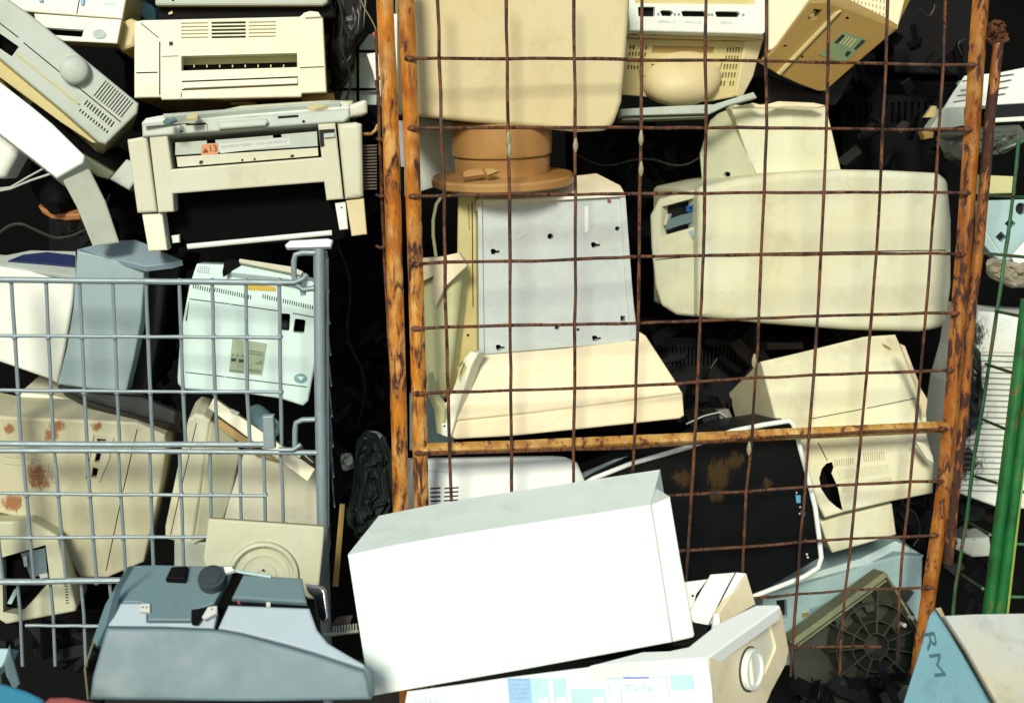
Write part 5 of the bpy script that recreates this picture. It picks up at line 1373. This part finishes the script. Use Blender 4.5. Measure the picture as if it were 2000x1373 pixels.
a_ = [(1950, 85), (1943, 150), (1932, 250), (1912, 480), (1896, 608), (1880, 830), (1862, 980), (1852, 1100)]
t.tube('rear_post', path(F3, a_), .0092, orange2, sides=12, jit=.0004)
t.prism('post_strip', F3, [(1918, 100), (1926, 100), (1908, 300), (1892, 480), (1868, 800), (1852, 980), (1846, 980), (1860, 800), (1884, 480), (1900, 300)], orange2, th=.02, bev=.001)
crumple('rust_clump', 'rust brown clump of torn wire at the top of the right orange posts', 'scrap', Plane(1945, 70, 2.06, 8), [(1925, 55), (1945, 38), (1965, 45), (1972, 75), (1950, 92), (1930, 88)], plastic('rust_lump', (.12, .045, .02), dirt=.6, rough=.9), amp=.02, fr=40, seed=6, off=.012)

t = Thing('mesh_gate', 'orange gate of rusty welded mesh with tube posts and a crossbar', 'gate', 1350, 1373, 1.95)
pw = path(G_, [(790, -70), (794, 0), (803, 250), (811, 500), (818, 760), (823, 980), (828, 1150)])
t.tube('post', pw + [Vector((pw[-1].x + .01, pw[-1].y, .10))], .0120, orange, sides=20, jit=.0002, diamond=True)
pw = path(G_, [(1921, -70), (1917, -10), (1911, 60), (1899, 250), (1883, 480), (1870, 640), (1857, 820), (1838, 1000), (1816, 1150), (1802, 1240), (1780, 1420)])
t.tube('post', pw, .0140, orange3, sides=20, jit=.0002, diamond=True)
t.tube('crossbar', path(G_, [(823, 878), (1000, 872), (1340, 857), (1600, 845), (1850, 833)]), .0104, yelbar, sides=20, jit=.0002, diamond=True)
ys = [0, 118, 250, 380, 500, 632, 755, 880]
V = [[(853, -40), (855, 0), (858, 115), (862, 250), (867, 380), (869, 512), (871, 635), (875, 765), (878, 885), (882, 985)],
     [(987, -40), (988, 0), (990, 115), (993, 250), (995, 380), (996, 512), (996, 635), (998, 765), (999, 885), (1000, 1000)],
     [(1120, -40), (1121, 0), (1122, 115), (1123, 250), (1124, 380), (1124, 508), (1123, 635), (1122, 760), (1120, 880), (1121, 1000)],
     [(1253, -40), (1253, 0), (1253, 118), (1253, 250), (1250, 380), (1248, 500), (1246, 632), (1242, 755), (1238, 880), (1232, 1000)],
     [(1380, -40), (1379, 0), (1378, 118), (1379, 250), (1377, 378), (1373, 500), (1368, 628), (1363, 745), (1357, 860), (1350, 965), (1342, 1100), (1338, 1180)],
     [(1498, -40), (1497, 0), (1496, 120), (1497, 250), (1493, 378), (1487, 497), (1482, 622), (1476, 738), (1468, 855), (1458, 960), (1452, 1070), (1446, 1180)],
     [(1620, -40), (1619, 0), (1617, 123), (1613, 252), (1610, 376), (1604, 497), (1597, 617), (1590, 732), (1580, 845), (1572, 950), (1563, 1058), (1556, 1155), (1548, 1260), (1544, 1320)],
     [(1736, -40), (1734, 0), (1730, 125), (1724, 253), (1719, 375), (1712, 495), (1703, 615), (1693, 728), (1683, 842), (1673, 945), (1662, 1050), (1652, 1150), (1643, 1250), (1640, 1320)],
     [(1848, -40), (1847, 0), (1843, 125), (1835, 250), (1827, 375), (1817, 495), (1808, 612), (1798, 725), (1788, 838), (1778, 940), (1766, 1048), (1757, 1150), (1752, 1280)]]
for v in V:
    t.tube('upright_wire', path(G_, v, .015), .0026, rustwire, sides=8, jit=.0007)
Hh = [[(806, 115), (858, 115), (990, 115), (1122, 115), (1253, 118), (1378, 118), (1496, 120), (1617, 123), (1730, 125), (1843, 127), (1900, 127)],
      [(812, 251), (862, 250), (993, 249), (1123, 250), (1253, 250), (1379, 250), (1497, 250), (1613, 252), (1724, 253), (1835, 253), (1893, 253)],
      [(814, 384), (867, 382), (995, 380), (1124, 380), (1250, 379), (1377, 378), (1493, 377), (1610, 376), (1719, 376), (1827, 376), (1889, 377)],
      [(816, 516), (869, 513), (996, 511), (1124, 507), (1248, 501), (1373, 500), (1487, 498), (1604, 497), (1712, 496), (1817, 495), (1880, 497)],
      [(818, 642), (871, 639), (996, 636), (1123, 634), (1246, 631), (1368, 627), (1482, 622), (1597, 618), (1703, 615), (1808, 612), (1868, 612)],
      [(822, 769), (875, 766), (998, 763), (1122, 759), (1242, 754), (1363, 746), (1476, 738), (1590, 733), (1693, 729), (1798, 725), (1858, 723)],
      [(824, 885), (878, 884), (999, 882), (1120, 878), (1238, 874), (1357, 866), (1468, 856), (1580, 850), (1683, 844), (1788, 839), (1846, 838)],
      [(1180, 978), (1310, 968), (1350, 965), (1458, 960), (1572, 951), (1673, 946), (1778, 941), (1838, 940)],
      [(1180, 1085), (1342, 1074), (1452, 1068), (1563, 1058), (1662, 1052), (1766, 1048), (1828, 1045)],
      [(1440, 1170), (1510, 1165), (1556, 1160), (1652, 1153), (1755, 1149), (1818, 1147)],
      [(1535, 1262), (1600, 1262), (1680, 1262), (1720, 1263)]]
for v in Hh:
    t.tube('level_wire', path(G_, v, .0105), .0026, rustwire, sides=8, jit=.0007)
# weld blobs where the wires meet the posts, drips of old glue on some wires
for v in Hh[:10]:
    for q in ((v[0],) if v[0][0] < 900 else ()) + (v[-1],):
        c = G_.at(q[0] + (4 if q[0] < 900 else -4), q[1], .013)
        t.lathe('weld', c - Vector((.008 if q[0] < 900 else -.0, 0, 0)), Vector((1, 0, 0)), [(.0015, -.008), (.0042, -.004), (.0048, 0), (.0036, .005), (.002, .009)], rustwire, seg=10)
for (x, y) in ((1252, 322), (1252, 262), (993, 262), (995, 285), (1463, 868), (1473, 697), (1124, 275)):
    t.lathe('glue_drip', G_.at(x, y + 8, .016), Vector((0, 0, 1)), [(.0012, -.012), (.0038, -.006), (.0042, 0), (.003, .006), (.0015, .012)], plastic('dirty_glue', (.32, .27, .18), dirt=.6), seg=9)

# ================================================================ dark boxes added to keep the gaps black, and deep scrap
def gap_box(label, x0, y0, x1, y1, d, yaw, mat, group='dark boxes filling the gaps at the back', vents=0, pitch=0):
    t = Thing('gap_filler_box', label, 'casing', (x0 + x1) / 2, y1, d, group=group, solo=True)
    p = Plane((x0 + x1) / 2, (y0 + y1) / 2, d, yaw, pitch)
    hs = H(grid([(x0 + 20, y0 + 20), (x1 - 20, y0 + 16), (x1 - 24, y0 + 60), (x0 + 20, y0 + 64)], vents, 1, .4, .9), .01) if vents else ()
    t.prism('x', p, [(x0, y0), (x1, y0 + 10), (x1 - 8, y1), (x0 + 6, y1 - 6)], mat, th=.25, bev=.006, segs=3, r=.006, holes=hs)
gap_box('dark casing with vent slots between the opened monitor and the cracked cream case', 1290, 655, 1500, 830, 2.42, 6, darkp, vents=22)
gap_box('added black box under the big ivory monitor behind the top of the cracked cream case', 1440, 652, 1640, 700, 2.50, -6, blackp)
gap_box('added black box in the gap right of the vented monitor back', 1640, 180, 1860, 350, 2.62, 4, blackp, vents=14)
gap_box('added black box high in the dark corner beside the tipped tan terminal', 1740, -60, 1920, 150, 2.60, -8, blackp)
gap_box('added black box behind the corner post of the wire trolley', 660, 260, 770, 700, 2.55, 8, blackp)
gap_box('added dark box low in the gap between the trolley and the orange posts', 655, 700, 770, 900, 2.60, 4, blackp, vents=10)
gap_box('added black box in the hollow behind the console and the printers', 90, 330, 330, 560, 2.40, 10, blackp)
gap_box('added black box behind the gap between the two stacked printers', 240, 60, 300, 260, 2.40, 10, blackp)
gap_box('added black box between the swivel stand and the ivory monitor', 1130, 240, 1400, 470, 2.50, 4, blackp)
gap_box('added dark box at the bottom left behind the wire trolley', -60, 1180, 210, 1380, 2.2, 8, blackp)
t = Thing('grey_ledge', 'dull grey brown ledge in the dark under the big ivory monitor', 'ledge', 1540, 685, 2.44, solo=True)
t.prism('x', Plane(1530, 675, 2.44, 4, 10), [(1470, 668), (1568, 668), (1570, 682), (1500, 684)], plastic('dusk_brown', (.10, .075, .055), dirt=.4), th=.03)
t = Thing('connector_scrap', 'small dark fittings in the shadow above the black screen', 'scrap', 1400, 840, 2.24)
p = Plane(1400, 815, 2.24, 4, 10)
t.prism('block', p, [(1402, 800), (1424, 798), (1436, 826), (1410, 832)], plastic('dim_grey', (.18, .18, .15), dirt=.5), th=.03, bev=.003, r=.002)
t.prism('block', p, [(1370, 815), (1400, 806), (1404, 828), (1376, 834)], darkp, th=.03, bev=.002)
t.tube('wire', path(p, [(1340, 828), (1375, 812), (1405, 805), (1420, 815)], .01), .0015, greyw, sides=6)

def cable(label, pl, pts, rad, mat, name='cable'):
    xs = [q[0] for q in pts]; ys = [q[1] for q in pts]
    t = Thing(name, label, 'cable', sum(xs) / len(xs), max(ys), (pl.o - CAM).dot(FWD), solo=True)
    # smooth the traced bends
    P = pts
    for _ in range(3):
        Q = [P[0]]
        for u, v in zip(P, P[1:]):
            Q += [(u[0] * .75 + v[0] * .25, u[1] * .75 + v[1] * .25), (u[0] * .25 + v[0] * .75, u[1] * .25 + v[1] * .75)]
        P = Q + [P[-1]]
    t.tube('x', path(pl, P), rad, mat, sides=7)
dimc = plastic('dim_cable_sheath', (.022, .024, .023), dirt=.4)
cable('dark cable hanging in the gap behind the upper printer and the rubbish bag', Plane(680, 80, 2.05, 8), [(655, -20), (672, 40), (660, 90), (690, 150), (672, 210)], .0022, dimc)
cable('thin pale twig of wire beside the top of the left orange post', Plane(715, 30, 2.0, 8), [(700, -10), (712, 18), (725, 38), (735, 60)], .0011, plastic('dry_twig', (.25, .22, .12), dirt=.4))
cable('dark cable looping in the hollow behind the stripped white monitor', Plane(60, 430, 1.96, 8), [(-20, 470), (30, 430), (80, 455), (120, 470), (190, 440), (215, 380)], .0024, dimc)
cable('thin cable crossing the dark space between the swivel stand and the ivory monitor', Plane(1260, 300, 2.3, 8), [(1120, 300), (1180, 330), (1260, 305), (1330, 330), (1380, 300)], .0018, dimc)
cable('blue grey wire end dangling high in the dark corner right of the tan terminal', Plane(1810, 20, 2.35, 8), [(1792, 16), (1806, 26), (1814, 34), (1822, 24), (1826, 10)], .0014, dimc)
cable('short grey wire loop in the dark left of the right orange posts', Plane(1870, 95, 2.3, 8), [(1884, 78), (1872, 82), (1872, 95), (1880, 108)], .0014, dimc)
cable('pale wire curving down in the dark gap under the cracked cream case', Plane(1780, 1000, 2.3, 8), [(1752, 960), (1766, 990), (1790, 1000), (1800, 1040), (1784, 1066)], .0016, dimc)
cable('dark cable lying along the shadow between the trolley post and the orange posts', Plane(700, 600, 2.3, 8), [(660, 480), (690, 560), (672, 660), (720, 740), (700, 830)], .0026, dimc)
# dim broken parts deep in the gaps, too many and too dark to count
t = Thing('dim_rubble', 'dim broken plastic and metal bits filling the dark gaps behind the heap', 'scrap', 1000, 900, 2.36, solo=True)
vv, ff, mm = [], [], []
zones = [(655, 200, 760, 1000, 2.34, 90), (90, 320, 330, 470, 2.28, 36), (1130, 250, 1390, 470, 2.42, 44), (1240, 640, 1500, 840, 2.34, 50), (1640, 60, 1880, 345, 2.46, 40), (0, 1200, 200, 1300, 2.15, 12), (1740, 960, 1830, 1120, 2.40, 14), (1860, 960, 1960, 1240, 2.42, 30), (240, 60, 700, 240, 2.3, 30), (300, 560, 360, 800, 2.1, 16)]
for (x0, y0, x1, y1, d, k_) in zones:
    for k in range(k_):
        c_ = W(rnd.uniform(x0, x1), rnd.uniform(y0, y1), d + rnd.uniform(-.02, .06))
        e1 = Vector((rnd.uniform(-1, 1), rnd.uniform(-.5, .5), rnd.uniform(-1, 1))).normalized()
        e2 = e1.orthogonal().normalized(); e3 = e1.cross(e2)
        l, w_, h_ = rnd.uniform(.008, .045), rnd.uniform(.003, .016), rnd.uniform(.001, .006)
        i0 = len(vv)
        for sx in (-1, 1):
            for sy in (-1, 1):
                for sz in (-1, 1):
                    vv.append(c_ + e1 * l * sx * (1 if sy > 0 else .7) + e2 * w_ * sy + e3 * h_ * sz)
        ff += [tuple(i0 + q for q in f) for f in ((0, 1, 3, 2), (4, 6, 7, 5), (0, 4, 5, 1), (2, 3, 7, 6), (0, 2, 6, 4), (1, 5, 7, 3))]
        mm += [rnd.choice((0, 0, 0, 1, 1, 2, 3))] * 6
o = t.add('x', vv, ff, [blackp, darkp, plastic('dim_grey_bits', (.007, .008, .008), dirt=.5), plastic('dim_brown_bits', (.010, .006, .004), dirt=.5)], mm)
o['kind'] = 'stuff'
